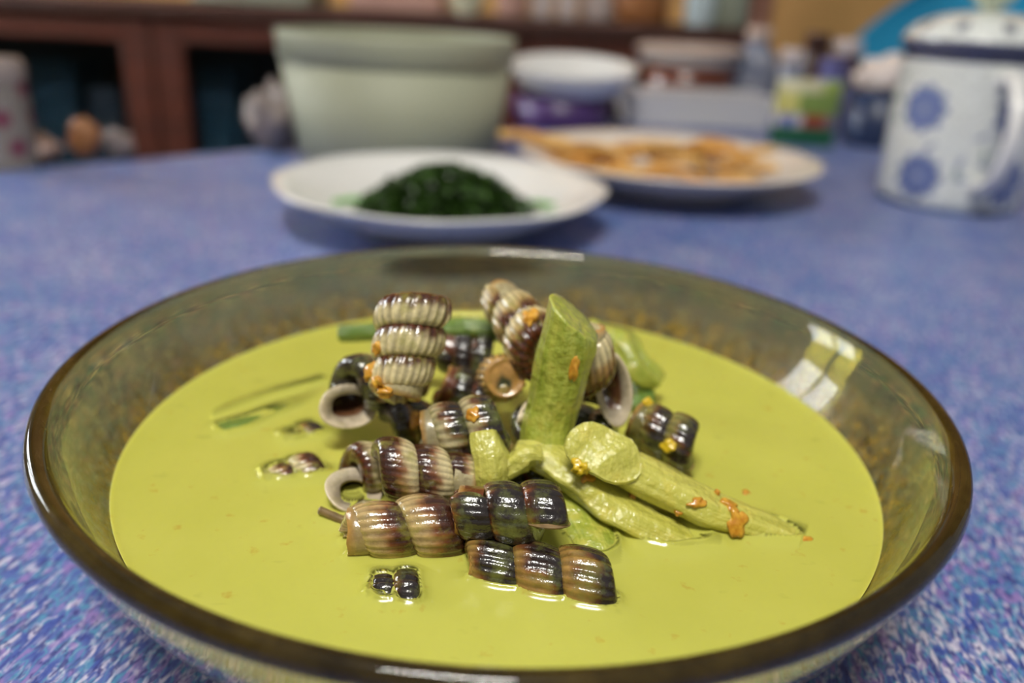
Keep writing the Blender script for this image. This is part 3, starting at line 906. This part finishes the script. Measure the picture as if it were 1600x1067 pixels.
M['fried'] = plain('golden_fried_batter', srgb(214, 150, 70), .5, .2, 60, .1, c2=srgb(230, 186, 110))
M['fried2'] = plain('deep_fried_crust', srgb(208, 150, 72), .5, .2, 60, .1)
rnd = random.Random(5)
fr_me = [stalk_mesh('fried_strip', [(-.026, 0, 0), (-.008, .003, .004), (.010, -.002, .003), (.026, .001, -.001)], (.0055, .0072, .0068, .005), 22, 14, .6, .16, .06, 5, 90 + i, .5, .5) for i in range(4)]
for me in fr_me: me.materials.append(M['fried'])
strips = []
for k in range(22):
    t = k / 21
    px = 850 + 310 * ((k * 0.618) % 1.0); py = 250 - 8 * rnd.random() 
    z = .016 + (k // 8) * .0085
    q = at(px, py, z + .004)
    q = Vector((c2.x + (((k * .618) % 1) - .55) * R2 * 1.25, c2.y + rnd.uniform(-.35, .25) * R2, z))
    o = bpy.data.objects.new('fried_strip', fr_me[k % 4]); COL.objects.link(o)
    o.location = q; o.rotation_euler = (rnd.uniform(-.3, .3), rnd.uniform(-.25, .25), rnd.uniform(-.6, .6))
    for pp in fr_me[k % 4].polygons: pp.use_smooth = True
    if k % 3 == 1:
        o.material_slots[0].link = 'OBJECT'; o.material_slots[0].material = M['fried2']
    tag(o, 'golden fried strip in the pile on the right plate', 'fried food', 'fried strips on the plate')
q = Vector((c2.x - R2 * .80, c2.y + R2 * .10, .034))
o = obj('fried_strip', stalk_mesh('fried_strip', [(-.045, 0, .004), (-.015, .003, .003), (.010, -.002, -.002), (.045, .001, -.008)], (.007, .010, .010, .007), 22, 14, .6, .16, .06, 5, 97), M['fried'], None, q)
tag(o, 'largest pale golden fried piece overhanging the plate at left', 'fried food', 'fried strips on the plate')

# ------------------------------------------------------------------ sage tub
def P_at(px, py, z=0): return at(px, py, z)
ct = at(622, 243, 0); dt = (ct - cam_pos).dot(fw)
def z_at(px, py, Y):
    return at_y(px, py, Y).z
Rt = 186 * ((Vector((ct.x, ct.y, .12)) - cam_pos).dot(fw)) / F_PX
Ht = z_at(615, 52, ct.y)
tub = empty('plastic_tub', (ct.x, ct.y, .0005)); tag(tub, 'large sage green plastic tub with a rolled rim, behind the greens', 'tub')
Rb = Rt * .86
obj('tub_body', lathe('tub_body', [(0, .002), (Rb - .004, .002), (Rb, .006), (Rt * .972, Ht - .024), (Rt * .972 - .003, Ht - .024), (Rb - .004, .008), (0, .006)], 96), M['sage'], tub)
obj('tub_rim', lathe('tub_rim', [(Rt * .972, Ht - .026), (Rt * .985, Ht - .025), (Rt * .995, Ht - .006), (Rt, Ht - .001), (Rt * .99, Ht), (Rt * .95, Ht), (Rt * .945, Ht - .002), (Rt * .945, Ht - .026)], 96, True), M['sage'], tub)

# ------------------------------------------------------------------ mug
cm_ = at(1474, 314, 0); dm = (cm_ - cam_pos).dot(fw)
mug = empty('lidded_mug', (cm_.x, cm_.y, .0005)); tag(mug, 'white porcelain lidded mug with blue flower medallions', 'mug')
dmid = (Vector((cm_.x, cm_.y, .06)) - cam_pos).dot(fw)
Rm = 106 * dmid / F_PX; Hm = z_at(1490, 84, cm_.y)
WHT = np.array(srgb(226, 230, 226)[:3]); BLU = np.array(srgb(58, 82, 150)[:3]); NAVY = np.array(srgb(34, 40, 84)[:3]); GRN = np.array(srgb(96, 136, 122)[:3])
def mug_body():
    zs = np.linspace(0, Hm, 110); n = 200
    prof_r = Rm * np.interp(zs / Hm, [0, .03, .08, .6, 1], [.90, .96, .985, 1.0, 1.0])
    th = np.linspace(0, 2 * np.pi, n, endpoint=False)
    V = np.stack([prof_r[:, None] * np.cos(th), prof_r[:, None] * np.sin(th), np.repeat(zs[:, None], n, 1)], -1).reshape(-1, 3)
    col = np.repeat(WHT[None], len(V), 0)
    A = np.tile(th, len(zs)); Z = np.repeat(zs, n)
    toc = math.atan2(-cm_.y, -cm_.x)          # toward the viewer's side
    r = np.random.RandomState(4)
    med = []
    for row, z in enumerate((.215, .655)):
        for q in range(5):
            med.append((toc - .55 + .12 * (1 - row) + q * 2 * np.pi / 5, z * Hm, 34 * dmid / F_PX))
    for (a, z, rad) in med:
        da = (A - a + np.pi) % (2 * np.pi) - np.pi
        x, y = da * Rm, Z - z
        d = np.hypot(x, y); an = np.arctan2(y, x)
        pet = rad * (1 + .12 * np.cos(9 * an))
        k = np.clip((pet - d) / .0012, 0, 1) * (0.86 + .14 * np.cos(9 * an) * (d / rad))
        k *= np.where(d < rad * .2, .75, 1)
        col = col * (1 - k[:, None]) + BLU * k[:, None]
    for q in range(110):                         # small leaves and sprigs between the flowers
        a, z = r.rand() * 2 * np.pi, r.rand() * Hm * .84 + .05 * Hm
        if any(abs((a - b[0] + np.pi) % (2 * np.pi) - np.pi) * Rm < b[2] * 1.3 and abs(z - b[1]) < b[2] * 1.3 for b in med): continue
        ph = r.rand() * 3.1
        da = (A - a + np.pi) % (2 * np.pi) - np.pi
        x, y = da * Rm, Z - z
        u_, v_ = x * np.cos(ph) + y * np.sin(ph), -x * np.sin(ph) + y * np.cos(ph)
        k = np.clip(1.3 - np.hypot(u_ / .0065, v_ / .0026), 0, 1) * .75
        cc = GRN if q % 2 else BLU
        col = col * (1 - k[:, None]) + cc * k[:, None]
    k = ((Z > Hm * .955)).astype(float)
    col = col * (1 - k[:, None]) + NAVY * k[:, None]
    V = np.vstack([V, [[0, 0, 0]]]); col = np.vstack([col, WHT[None]])
    F = grid_faces(len(zs), n) + [(j, len(V) - 1, (j + 1) % n) for j in range(n)]
    return pymesh('mug_body', V, F, col)
M['print'] = vcol('glazed_printed_porcelain', .15, .4)
obj('mug_body', mug_body(), M['print'], mug)
def lid():
    H = .032
    prof = [(Rm * .90, -.004), (Rm * .96, 0), (Rm * 1.04, .001), (Rm * 1.05, .008), (Rm * 1.02, .013), (Rm * .86, .022), (Rm * .55, .029), (Rm * .25, .032), (Rm * .16, .033), (0, .033)]
    n = 120
    P = spline([(a, 0, b) for a, b in prof], 60)[:, [0, 2]]
    me_v = []
    th = np.linspace(0, 2 * np.pi, n, endpoint=False)
    V = np.stack([P[:, None, 0] * np.cos(th), P[:, None, 0] * np.sin(th), np.repeat(P[:, 1:2], n, 1)], -1).reshape(-1, 3)
    r = P[:, 0] / Rm; col = np.repeat(WHT[None], len(V), 0)
    Rr = np.repeat(r, n); A = np.tile(th, len(P)); Zz = np.repeat(P[:, 1], n)
    k = ((Zz < .0085) & (Rr > .97)).astype(float) * .95
    k = np.maximum(k, ((np.sin(A * 10) > .75) & (Rr > .8) & (Rr < .98) & (Zz > .012)).astype(float) * .8)
    col = col * (1 - k[:, None]) + NAVY * k[:, None]
    return pymesh('lid', V, grid_faces(len(P), n), col)
lo = obj('lid', lid(), M['print'], mug, (0, 0, Hm + .002))
M['knob'] = plain('celadon_knob', srgb(196, 206, 180), .2, .06, 60, .4)
obj('lid_knob', lathe('lid_knob', [(Rm * .12, 0), (Rm * .13, .005), (Rm * .26, .010), (Rm * .31, .017), (Rm * .26, .024), (Rm * .12, .028), (0, .0285)], 40), M['knob'], lo, (0, 0, .031))
# handle: D-shaped loop pointing toward the viewer and right
ha = math.atan2(-cm_.y, -cm_.x) + .38
hp = [(Rm * .94, 0, Hm * .86), (Rm * 1.30, 0, Hm * .88), (Rm * 1.62, 0, Hm * .70), (Rm * 1.64, 0, Hm * .48), (Rm * 1.40, 0, Hm * .26), (Rm * .95, 0, Hm * .18)]
ho = obj('handle', stalk_mesh('handle', hp, (.0075, .0065, .0068, .0068, .0065, .0075), 50, 20, .8, 0, 0, 5, 1), M['white'], mug)
ho.rotation_euler = (0, 0, ha)

# ------------------------------------------------------------------ dishes behind
def px_r(px, P): return px * (P - cam_pos).dot(fw) / F_PX
# purple tub with a white dish on it
cp = at(876, 196, 0); rp = px_r(76, cp); hp_ = z_at(876, 150, cp.y)
pt = obj('storage_tub', lathe('storage_tub', [(0, 0.0), (rp * .90, 0), (rp * .93, .004), (rp, hp_), (rp * .97, hp_), (rp * .9, .006), (0, .006)], 64), M['purple'], None, (cp.x, cp.y, .0005))
tag(pt, 'round purple plastic tub under the white dish', 'tub')
rd = px_r(99, cp)
dish = obj('serving_dish', lathe('serving_dish', [(0, .004), (rd * .5, .004), (rd * .78, .012), (rd * .96, .034), (rd, .036), (rd, .033), (rd * .80, .006), (rd * .55, 0), (rd * .5, 0), (rd * .5, .002), (0, .002)], 80), M['white'], None, (cp.x + px_r(12, cp), cp.y, hp_ + .001))
dish.rotation_euler = (.11, 0, 0); dish.location.z += .0045
tag(dish, 'white shallow dish resting on the purple tub', 'dish')
# clear container with pale yellow food
cc_ = at(1085, 198, 0); wcc = px_r(232, cc_); hcc = z_at(1080, 152, cc_.y + .0)
cont = empty('food_container', (cc_.x, cc_.y + .04, .0005), .06); tag(cont, 'clear plastic food container with pale yellow contents', 'container')
M['frost'] = (lambda n: n.done(n.bsdf(Base_Color=(.94, .93, .94, 1), Roughness=.3, Transmission_Weight=.45, IOR=1.15)))(N('frosted_plastic'))
def open_box(name, sx, sy, sz, t=.002, taper=.92):
    bm = bmesh.new()
    def ring(s, z): return [bm.verts.new((x * s[0] / 2, y * s[1] / 2, z)) for x, y in ((-1, -1), (1, -1), (1, 1), (-1, 1))]
    a = ring((sx * taper, sy * taper), 0); b = ring((sx, sy), sz); c = ring((sx - 2 * t, sy - 2 * t), sz); d = ring((sx * taper - 2 * t, sy * taper - 2 * t), t)
    for p, q in ((a, b), (b, c), (c, d)):
        for i in range(4): bm.faces.new((p[i], p[(i + 1) % 4], q[(i + 1) % 4], q[i]))
    bm.faces.new(a[::-1]); bm.faces.new(d)
    me = bpy.data.meshes.new(name); bm.to_mesh(me); bm.free(); return me
obj('tray', open_box('tray', wcc, .11, hcc), M['frost'], cont, None, False)
obj('container_lid', box('container_lid', wcc * 1.02, .113, .004, .0015), M['frost'], cont, (0, 0, hcc + .0005), False)
M['pale'] = plain('pale_yellow_food', srgb(236, 228, 180), .6, .08, 50)
fo = obj('container_food', greens_mesh(.05, hcc * .9, 30, 9), M['pale'], cont, (.014, -.006, .003))
# reddish-brown tub with pale lid, further back
cr = at(1066, 172, 0); rr_ = px_r(74, cr); hr = z_at(1066, 72, cr.y)
sam = empty('sauce_tub', (cr.x, cr.y, .0005)); tag(sam, 'clear tub of red-brown sauce with a pale lid', 'tub')
M['sauce'] = plain('red_brown_sauce', srgb(96, 44, 22), .3, .3, 50, .3)
M['pinklid'] = plain('pale_pink_plastic', srgb(204, 182, 168), .35, .05)
obj('tub_body', lathe('tub_body', [(0, 0), (rr_ * .82, 0), (rr_ * .86, .004), (rr_ * .98, hr * .80), (0, hr * .80)], 64), M['sauce'], sam)
obj('tub_collar', lathe('tub_collar', [(rr_ * .985, hr * .72), (rr_ * 1.0, hr * .9), (rr_ * .97, hr * .9), (rr_ * .955, hr * .72)], 64, True), M['frost'], sam)
obj('tub_lid', lathe('tub_lid', [(rr_ * .90, hr * .90), (rr_ * 1.08, hr * .88), (rr_ * 1.10, hr * .98), (rr_ * 1.05, hr * 1.0), (rr_ * .98, hr * 1.02), (rr_ * .95, hr * .98), (0, hr * .98)], 64), M['pinklid'], sam)
# grey-blue water bottle
cb_ = at(1172, 182, 0)
cb_.y += .05; cb_.x += .008
rbt = px_r(34, cb_); hb = z_at(1180, 58, cb_.y)
M['bluegrey'] = (lambda n: n.done(n.bsdf(Base_Color=n.ramp(n.noise(n.coord(), 40, 3)[0], [(.35, srgb(120, 130, 158)), (.7, srgb(186, 188, 200))]), Roughness=.2, Transmission_Weight=.25)))(N('cloudy_blue_plastic'))
wb = empty('water_bottle', (cb_.x, cb_.y, .0005)); tag(wb, 'cloudy grey-blue bottle behind the clear container', 'bottle')
obj('bottle_body', lathe('bottle_body', [(0, 0), (rbt * .95, 0), (rbt, .006), (rbt, hb * .66), (rbt * .9, hb * .78), (rbt * .5, hb * .90), (rbt * .48, hb), (0, hb)], 48), M['bluegrey'], wb)
obj('bottle_cap', lathe('bottle_cap', [(0, hb + .014), (rbt * .52, hb + .014), (rbt * .56, hb + .012), (rbt * .56, hb - .004), (rbt * .46, hb - .004)], 32), M['pinklid'], wb)
# printed packet
ck = at(1250, 228, 0); wk = px_r(96, ck); hk = z_at(1250, 124, ck.y)
def packet():
    nx, nz = 40, 44; V = []; col = []; F = []
    def shade(u, v):
        c = np.array(srgb(30, 96, 62)[:3])
        if v > .30: c = np.array(srgb(196, 190, 196)[:3]) if u < .45 else np.array(srgb(150, 62, 48)[:3])
        if v > .30 and u > .80: c = np.array(srgb(120, 110, 120)[:3])
        if v > .30 and (u - .22) ** 2 + ((v - .38) * 1.2) ** 2 < .012: c = np.array(srgb(90, 100, 170)[:3])
        if v > .48: c = np.array(srgb(118, 142, 70)[:3]) if u > .35 else np.array(srgb(196, 190, 110)[:3])
        if v > .80: c = np.array(srgb(190, 186, 150)[:3]) if u < .7 else np.array(srgb(140, 160, 80)[:3])
        return c
    t = .022
    for lay in (0, 1):
        for i in range(nx):
            for j in range(nz):
                u, v = i / (nx - 1), j / (nz - 1)
                bul = (math.sin(math.pi * u) ** .5) * (math.sin(math.pi * min(1, v * .96 + .04)) ** .5)
                V.append(((u - .5) * wk, (-1 if lay == 0 else 1) * (t * .5 * bul + .0008), v * hk)); col.append(shade(u, v))
    for lay in (0, 1):
        o_ = lay * nx * nz
        for i in range(nx - 1):
            for j in range(nz - 1):
                f = (o_ + i * nz + j, o_ + (i + 1) * nz + j, o_ + (i + 1) * nz + j + 1, o_ + i * nz + j + 1)
                F.append(f if lay == 0 else f[::-1])
    b = nx * nz
    for j in range(nz - 1):
        for i, s in ((0, 1), (nx - 1, -1)):
            f = (i * nz + j, i * nz + j + 1, b + i * nz + j + 1, b + i * nz + j); F.append(f if s > 0 else f[::-1])
    for i in range(nx - 1):
        for j in (0, nz - 1):
            F.append((i * nz + j, (i + 1) * nz + j, b + (i + 1) * nz + j, b + i * nz + j))
    return pymesh('snack_packet', V, F, np.array(col))
M['foil'] = vcol('printed_foil', .3, .2)
pk = obj('snack_packet', packet(), M['foil'], None, (ck.x, ck.y, .0005)); pk.rotation_euler = (-.06, 0, -.12)
tag(pk, 'upright packet printed green, red and yellow beside the plate', 'packet')
# dark blue cup with crumpled tissue
cu = at(1362, 226, 0); ru = px_r(52, cu); hu = z_at(1352, 140, cu.y)
M['navy'] = plain('dark_blue_plastic', srgb(38, 52, 84), .35, .1)
cup = obj('dark_cup', lathe('dark_cup', [(0, 0), (ru * .86, 0), (ru * .9, .004), (ru, hu), (ru * .95, hu), (ru * .84, .006), (0, .006)], 64), M['navy'], None, (cu.x, cu.y, .0005))
tag(cup, 'dark blue cup standing left of the lidded mug', 'cup')
def crumple(name, sx, sy, sz, seed, sub=4):
    bm = bmesh.new(); bmesh.ops.create_icosphere(bm, subdivisions=sub, radius=1)
    w = Wob(seed, 14, 2.6); w2 = Wob(seed + 1, 14, 6)
    for v in bm.verts:
        f = 1 + .16 * float(w(np.array(v.co))) + .06 * float(w2(np.array(v.co)))
        v.co = Vector((v.co.x * sx, v.co.y * sy, max(0, v.co.z * .5 + .5) * 2 * sz)) * f
    me = bpy.data.meshes.new(name); bm.to_mesh(me); bm.free(); return me
M['tissue'] = plain('peach_white_paper', srgb(226, 204, 190), .8, .12, 40, c2=srgb(236, 228, 222))
ti = obj('crumpled_tissue', crumple('crumpled_tissue', ru * .9, ru * .9, .024, 8), M['tissue'], None, (cu.x, cu.y, hu - .006))
tag(ti, 'crumpled peach-white tissue stuffed in the dark blue cup', 'tissue')
# little jars behind the packet
def jar(px, py, top, rpx, body, cap, label, dy=.0):
    c = at(px, py, 0); c.y += dy
    r = px_r(rpx, c); h = z_at(px, top, c.y)
    j = empty('small_jar', (c.x, c.y, .0005)); tag(j, label, 'jar')
    obj('jar_body', lathe('jar_body', [(0, 0), (r * .95, 0), (r, .004), (r, h * .72), (r * .8, h * .8), (0, h * .8)], 40), body, j)
    obj('jar_cap', lathe('jar_cap', [(r * .7, h * .79), (r * .86, h * .8), (r * .86, h * .97), (r * .8, h), (0, h)], 40), cap, j)
M['brown'] = plain('brown_bottle', srgb(64, 36, 26), .3, .15)
M['violet'] = plain('violet_blue_plastic', srgb(96, 96, 148), .35, .12)
M['whitecap'] = plain('white_cap', srgb(214, 200, 196), .4, .05)
jar(1268, 176, 52, 22, M['brown'], M['brown'], 'tall dark brown jar behind the printed packet', .03)
jar(1312, 180, 62, 24, M['brown'], M['whitecap'], 'brown jar with white cap right of printed packet', .02)
jar(1285, 205, 92, 24, M['violet'], M['violet'], 'short violet-blue jar just behind the printed packet')
jar(1228, 190, 76, 20, M['bluegrey'], M['whitecap'], 'pale grey jar between bottle and dark brown jar', .02)

# clutter along the far left edge
def back_on_table(px, py):
    p = at(px, py, 0); return p
M['bagw'] = plain('pinkish_white_plastic_film', srgb(136, 124, 120), .5, .25, 25, 0)
M['maroon'] = plain('maroon_print', srgb(116, 44, 66), .5, .2)
b0 = at(420, 240, 0); b0.y += .02
o = obj('plastic_bag', crumple('plastic_bag', px_r(36, b0), .035, z_at(420, 128, b0.y) * .52, 12), M['bagw'], None, (b0.x, b0.y, .0005))
tag(o, 'crumpled whitish plastic bag left of the sage green tub', 'bag')
fb = empty('floral_canister', at(12, 258, 0) + Vector((0, -.0, .0005))); rf = px_r(46, fb.location); hf = z_at(12, 108, fb.location.y)
tag(fb, 'pale canister with maroon spots at the far left table edge', 'canister')
def spotted():
    zs = np.linspace(0, hf, 50); n = 90; th = np.linspace(0, 2 * np.pi, n, endpoint=False)
    V = np.stack([rf * np.cos(th)[None] + 0 * zs[:, None], rf * np.sin(th)[None] + 0 * zs[:, None], np.repeat(zs[:, None], n, 1)], -1).reshape(-1, 3)
    col = np.repeat(np.array(srgb(138, 130, 122)[:3])[None], len(V), 0)
    A = np.tile(th, 50); Z = np.repeat(zs, n)
    for row in (.22, .52, .82):
        for q in range(5):
            a = q * 2 * np.pi / 5 + row * 3
            d = np.hypot(((A - a + np.pi) % (2 * np.pi) - np.pi) * rf, Z - row * hf); k = np.clip((rf * .36 - d) / .004, 0, 1)
            col = col * (1 - k[:, None]) + np.array(srgb(120, 52, 72)[:3]) * k[:, None]
    V = np.vstack([V, [[0, 0, hf]]]); col = np.vstack([col, col[:1]])
    F = grid_faces(50, n) + [(49 * n + j, 49 * n + (j + 1) % n, len(V) - 1) for j in range(n)]
    return pymesh('canister_body', V, F, col)
obj('canister_body', spotted(), M['foil'], fb)
obj('canister_lid', lathe('canister_lid', [(rf * 1.03, -.010), (rf * 1.04, .002), (rf * .9, .008), (0, .010)], 60), M['bagw'], fb, (0, 0, hf))
def bun(px, py, rpx, hh, mat, label, cat, name, seed):
    c = at(px, py, 0); r = px_r(rpx, c)
    o = obj(name, crumple(name, r, r * .8, hh, seed, 3), mat, None, (c.x, c.y, .0005)); tag(o, label, cat)
M['peach'] = plain('peach_skin', srgb(150, 124, 114), .5, .12)
M['orangebrown'] = plain('orange_brown_crust', srgb(150, 100, 60), .5, .25)
bun(58, 252, 40, .012, M['peach'], 'low peach-coloured bundle near the far left table edge', 'bundle', 'cloth_bundle', 21)
bun(134, 246, 24, .017, M['orangebrown'], 'small orange-brown lump at the far table edge', 'food', 'bread_roll', 22)
bun(190, 244, 24, .012, M['bagw'], 'small pinkish paper scrap right of the orange-brown lump', 'paper', 'paper_scrap', 23)

# ------------------------------------------------------------------ cabinet
CY = 1.62
def X_at(px, py, Y): return at_y(px, py, Y).x
ztop = at_y(400, 9, CY).z; zr = at_y(110, 52, CY).z
cab_x0, cab_x1 = -1.62, X_at(1175, 60, CY)
cab = empty('sideboard_cabinet', ((cab_x0 + cab_x1) / 2, CY + .2, FLOOR_Z)); tag(cab, 'dark red wooden sideboard with glass doors against the back wall', 'cabinet')
W_ = cab_x1 - cab_x0; Hc = ztop - FLOOR_Z; cxm = (cab_x0 + cab_x1) / 2
obj('cabinet_top', box('cabinet_top', W_ + .04, .46, .025, .004), M['wood_dark'], cab, (0, 0, Hc - .025), False)
obj('side_panel', box('side_panel', .025, .40, Hc - .025, .002), M['wood'], cab, (-W_ / 2 + .0125, 0.0, 0), False)
obj('side_panel', box('side_panel', .025, .40, Hc - .025, .002), M['wood'], cab, (W_ / 2 - .0125, 0.0, 0), False)
M['cabin'] = plain('dark_cabinet_back', srgb(34, 40, 48), .7, .2)
obj('back_panel', box('back_panel', W_ - .05, .012, Hc - .03, 0), M['cabin'], cab, (0, .19, 0), False)
obj('shelf', box('shelf', W_ - .05, .33, .018, .002), M['wood_dark'], cab, (0, .02, Hc - .36), False)
obj('cabinet_base', box('cabinet_base', W_ - .05, .36, .08, .002), M['wood_dark'], cab, (0, 0, 0), False)
M['pane'] = (lambda n: n.done(n.bsdf(Base_Color=(.75, .85, .9, 1), Roughness=.03, Transmission_Weight=1.0, IOR=1.1)))(N('door_glass'))
xs_ = [X_at(248, 130, CY), X_at(822, 90, CY)]
dw = xs_[1] - xs_[0]
edges = [xs_[0] - dw, xs_[0], xs_[1], cab_x1 - .03]
for k in range(3):
    x0, x1 = edges[k] + .003, edges[k + 1] - .003
    door = empty('door', ((x0 + x1) / 2 - cxm, -.205, .09)); door.parent = cab
    w, h, st = x1 - x0, Hc - .025 - .10, .055
    obj('stile', box('stile', st, .022, h, .003), M['wood'], door, (-w / 2 + st / 2, 0, 0), False)
    obj('stile', box('stile', st, .022, h, .003), M['wood'], door, (w / 2 - st / 2, 0, 0), False)
    obj('rail', box('rail', w - 2 * st, .020, ztop - zr - .028, .003), M['wood'], door, (0, 0, h - (ztop - zr - .028)), False)
    obj('rail', box('rail', w - 2 * st, .020, .07, .003), M['wood'], door, (0, 0, 0), False)
    obj('glass_pane', box('glass_pane', w - 2 * st + .01, .004, h - .12, 0), M['pane'], door, (0, .004, .065), False)
# things on the cabinet shelf
M['teal'] = plain('teal_cloth', srgb(42, 72, 90), .8, .25, 12)
M['slate'] = plain('slate_blue_cloth', srgb(62, 70, 84), .8, .2, 12)
M['blackish'] = plain('black_lacquer', srgb(26, 28, 32), .4, .2)
sz = FLOOR_Z + Hc - .36 + .018
for k, (px, wpx, hh, mt, lb) in enumerate(((110, 70, .22, 'teal', 'stack of teal folded cloth behind the left cabinet glass'), (185, 45, .17, 'slate', 'slate blue box behind left glass beside the stile'),
        (355, 60, .22, 'teal', 'teal folded cloth behind the second cabinet glass'), (420, 50, .15, 'slate', 'slate grey box behind second cabinet glass'), (45, 40, .16, 'blackish', 'black box behind the left cabinet glass'))):
    x = X_at(px, 150, CY + .2); w = wpx * 1.75 / F_PX
    o = obj('folded_cloth' if 'cloth' in lb else 'storage_box', box('b', w, .14, hh, .012, 3), M[mt], None, (x, CY + .2, sz), False)
    tag(o, lb, 'cloth' if 'cloth' in lb else 'box')

# things on the cabinet top
M['cream'] = plain('cream_glaze', srgb(226, 226, 196), .25, .05, 20, .3)
M['pinkish'] = plain('dusty_pink', srgb(190, 150, 136), .4, .1)
M['grey'] = plain('pale_grey_green', srgb(150, 156, 138), .5, .1)
M['caramel'] = plain('caramel_brown', srgb(150, 98, 54), .4, .15)
M['paleblue'] = plain('pale_blue_white', srgb(190, 206, 210), .3, .06)
def topx(px): return X_at(px, 20, CY + .16)
zt = ztop + .0005
def vessel(px, rpx, h, mat, label, name, cat, shape='cup', dy=.14):
    r = rpx * 1.72 / F_PX
    if shape == 'bowl': prof = [(0, 0), (r * .45, 0), (r * .5, .004), (r * .85, h * .5), (r, h), (r * .96, h), (r * .8, h * .5), (r * .4, .008), (0, .008)]
    elif shape == 'cup': prof = [(0, 0), (r * .8, 0), (r * .85, .004), (r, h), (r * .93, h), (r * .8, .008), (0, .008)]
    else: prof = [(0, 0), (r * .92, 0), (r, .006), (r, h * .7), (r * .7, h * .85), (r * .7, h), (0, h)]
    o = obj(name, lathe(name, prof, 48), mat, None, (topx(px), CY + dy, zt)); tag(o, label, cat)
vessel(735, 34, .09, M['cream'], 'bright cream bowl on the sideboard above the tub', 'ceramic_bowl', 'bowl', 'bowl', .04)
vessel(800, 26, .12, M['pinkish'], 'dusty pink cup on the sideboard next to the cream bowl', 'cup', 'cup')
vessel(846, 20, .12, M['whitecap'], 'white cup on the sideboard, middle of the row', 'cup', 'cup')
vessel(885, 18, .12, M['whitecap'], 'white cup on the sideboard left of the caramel jar', 'cup', 'cup')
vessel(935, 26, .13, M['whitecap'], 'wide whitish jar on sideboard behind the white cups', 'jar', 'jar', 'jar', .2)
vessel(1000, 40, .14, M['caramel'], 'caramel brown jar on the sideboard', 'jar', 'jar', 'jar')
vessel(1078, 24, .15, M['paleblue'], 'pale blue-white cup on the sideboard right of caramel jar', 'cup', 'cup', 'cup', .06)
vessel(1125, 30, .15, M['grey'], 'pale grey jar near the right end of the sideboard', 'jar', 'jar', 'jar', .1)
for px, wpx, hh, mt, lb in ((405, 165, .05, 'grey', 'pale grey-green flat box on the sideboard at left'), (625, 130, .05, 'pinkish', 'dusty pink flat box on sideboard left of cream bowl')):
    o = obj('flat_box', box('flat_box', wpx * 1.78 / F_PX, .2, hh, .006), M[mt], None, (topx(px), CY + .20, zt), False); tag(o, lb, 'box')
# pink curtain strip beside the cabinet
def curtain():
    n, m = 60, 12; V = []; F = []
    x0, x1 = X_at(1160, 20, 2.2), X_at(1215, 20, 2.2)
    for lay in (0, 1):
        for i in range(n):
            u = i / (n - 1)
            for j in range(m):
                V.append((x0 + (x1 - x0) * u, 2.25 + .02 * math.sin(u * 22) + lay * .004, FLOOR_Z + .05 + 2.3 * j / (m - 1)))
    for lay in (0, 1):
        for i in range(n - 1):
            for j in range(m - 1):
                a = lay * n * m + i * m + j; F.append((a, a + m, a + m + 1, a + 1))
    return pymesh('curtain', V, F)
M['curtain'] = plain('pink_curtain_fabric', srgb(186, 142, 122), .85, .08)
o = obj('curtain', curtain(), M['curtain']); tag(o, 'narrow dusty pink curtain hanging right of the sideboard', 'curtain')

# ------------------------------------------------------------------ blue chair
M['blue'] = plain('bright_blue_plastic', srgb(44, 176, 226), .35, .06, 8)
hc = at_y(1545, 40, 1.85)
chair = empty('plastic_chair', (hc.x, 1.85, FLOOR_Z), -.1); tag(chair, 'bright blue plastic chair behind the lidded mug', 'chair')
def chair_back():
    nu, nv = 40, 24; V = []; F = []
    for lay in (0, 1):
        for i in range(nu):
            u = i / (nu - 1) * 2 - 1
            for j in range(nv):
                v = j / (nv - 1)
                # rounded shield outline, wider at the bottom
                half = .30 * (1 - .66 * max(0, (v - .5) / .5) ** 2.2)
                V.append((u * half, .07 * v + .05 * (1 - u * u) + lay * .006, .44 + .54 * v))
    for lay in (0, 1):
        o_ = lay * nu * nv
        for i in range(nu - 1):
            for j in range(nv - 1):
                f = (o_ + i * nv + j, o_ + (i + 1) * nv + j, o_ + (i + 1) * nv + j + 1, o_ + i * nv + j + 1); F.append(f if lay == 0 else f[::-1])
    b = nu * nv
    for j in range(nv - 1):
        for i in (0, nu - 1): F.append((i * nv + j, i * nv + j + 1, b + i * nv + j + 1, b + i * nv + j))
    for i in range(nu - 1):
        for j in (0, nv - 1): F.append((i * nv + j, (i + 1) * nv + j, b + (i + 1) * nv + j, b + i * nv + j))
    return pymesh('backrest', V, F)
obj('backrest', chair_back(), M['blue'], chair)
obj('seat', box('seat', .44, .42, .025, .012, 3), M['blue'], chair, (0, -.18, .42))
for sx in (-1, 1):
    for sy in (-.36, .0):
        obj('leg', box('leg', .035, .035, .43, .008), M['blue'], chair, (sx * .19, sy, 0))
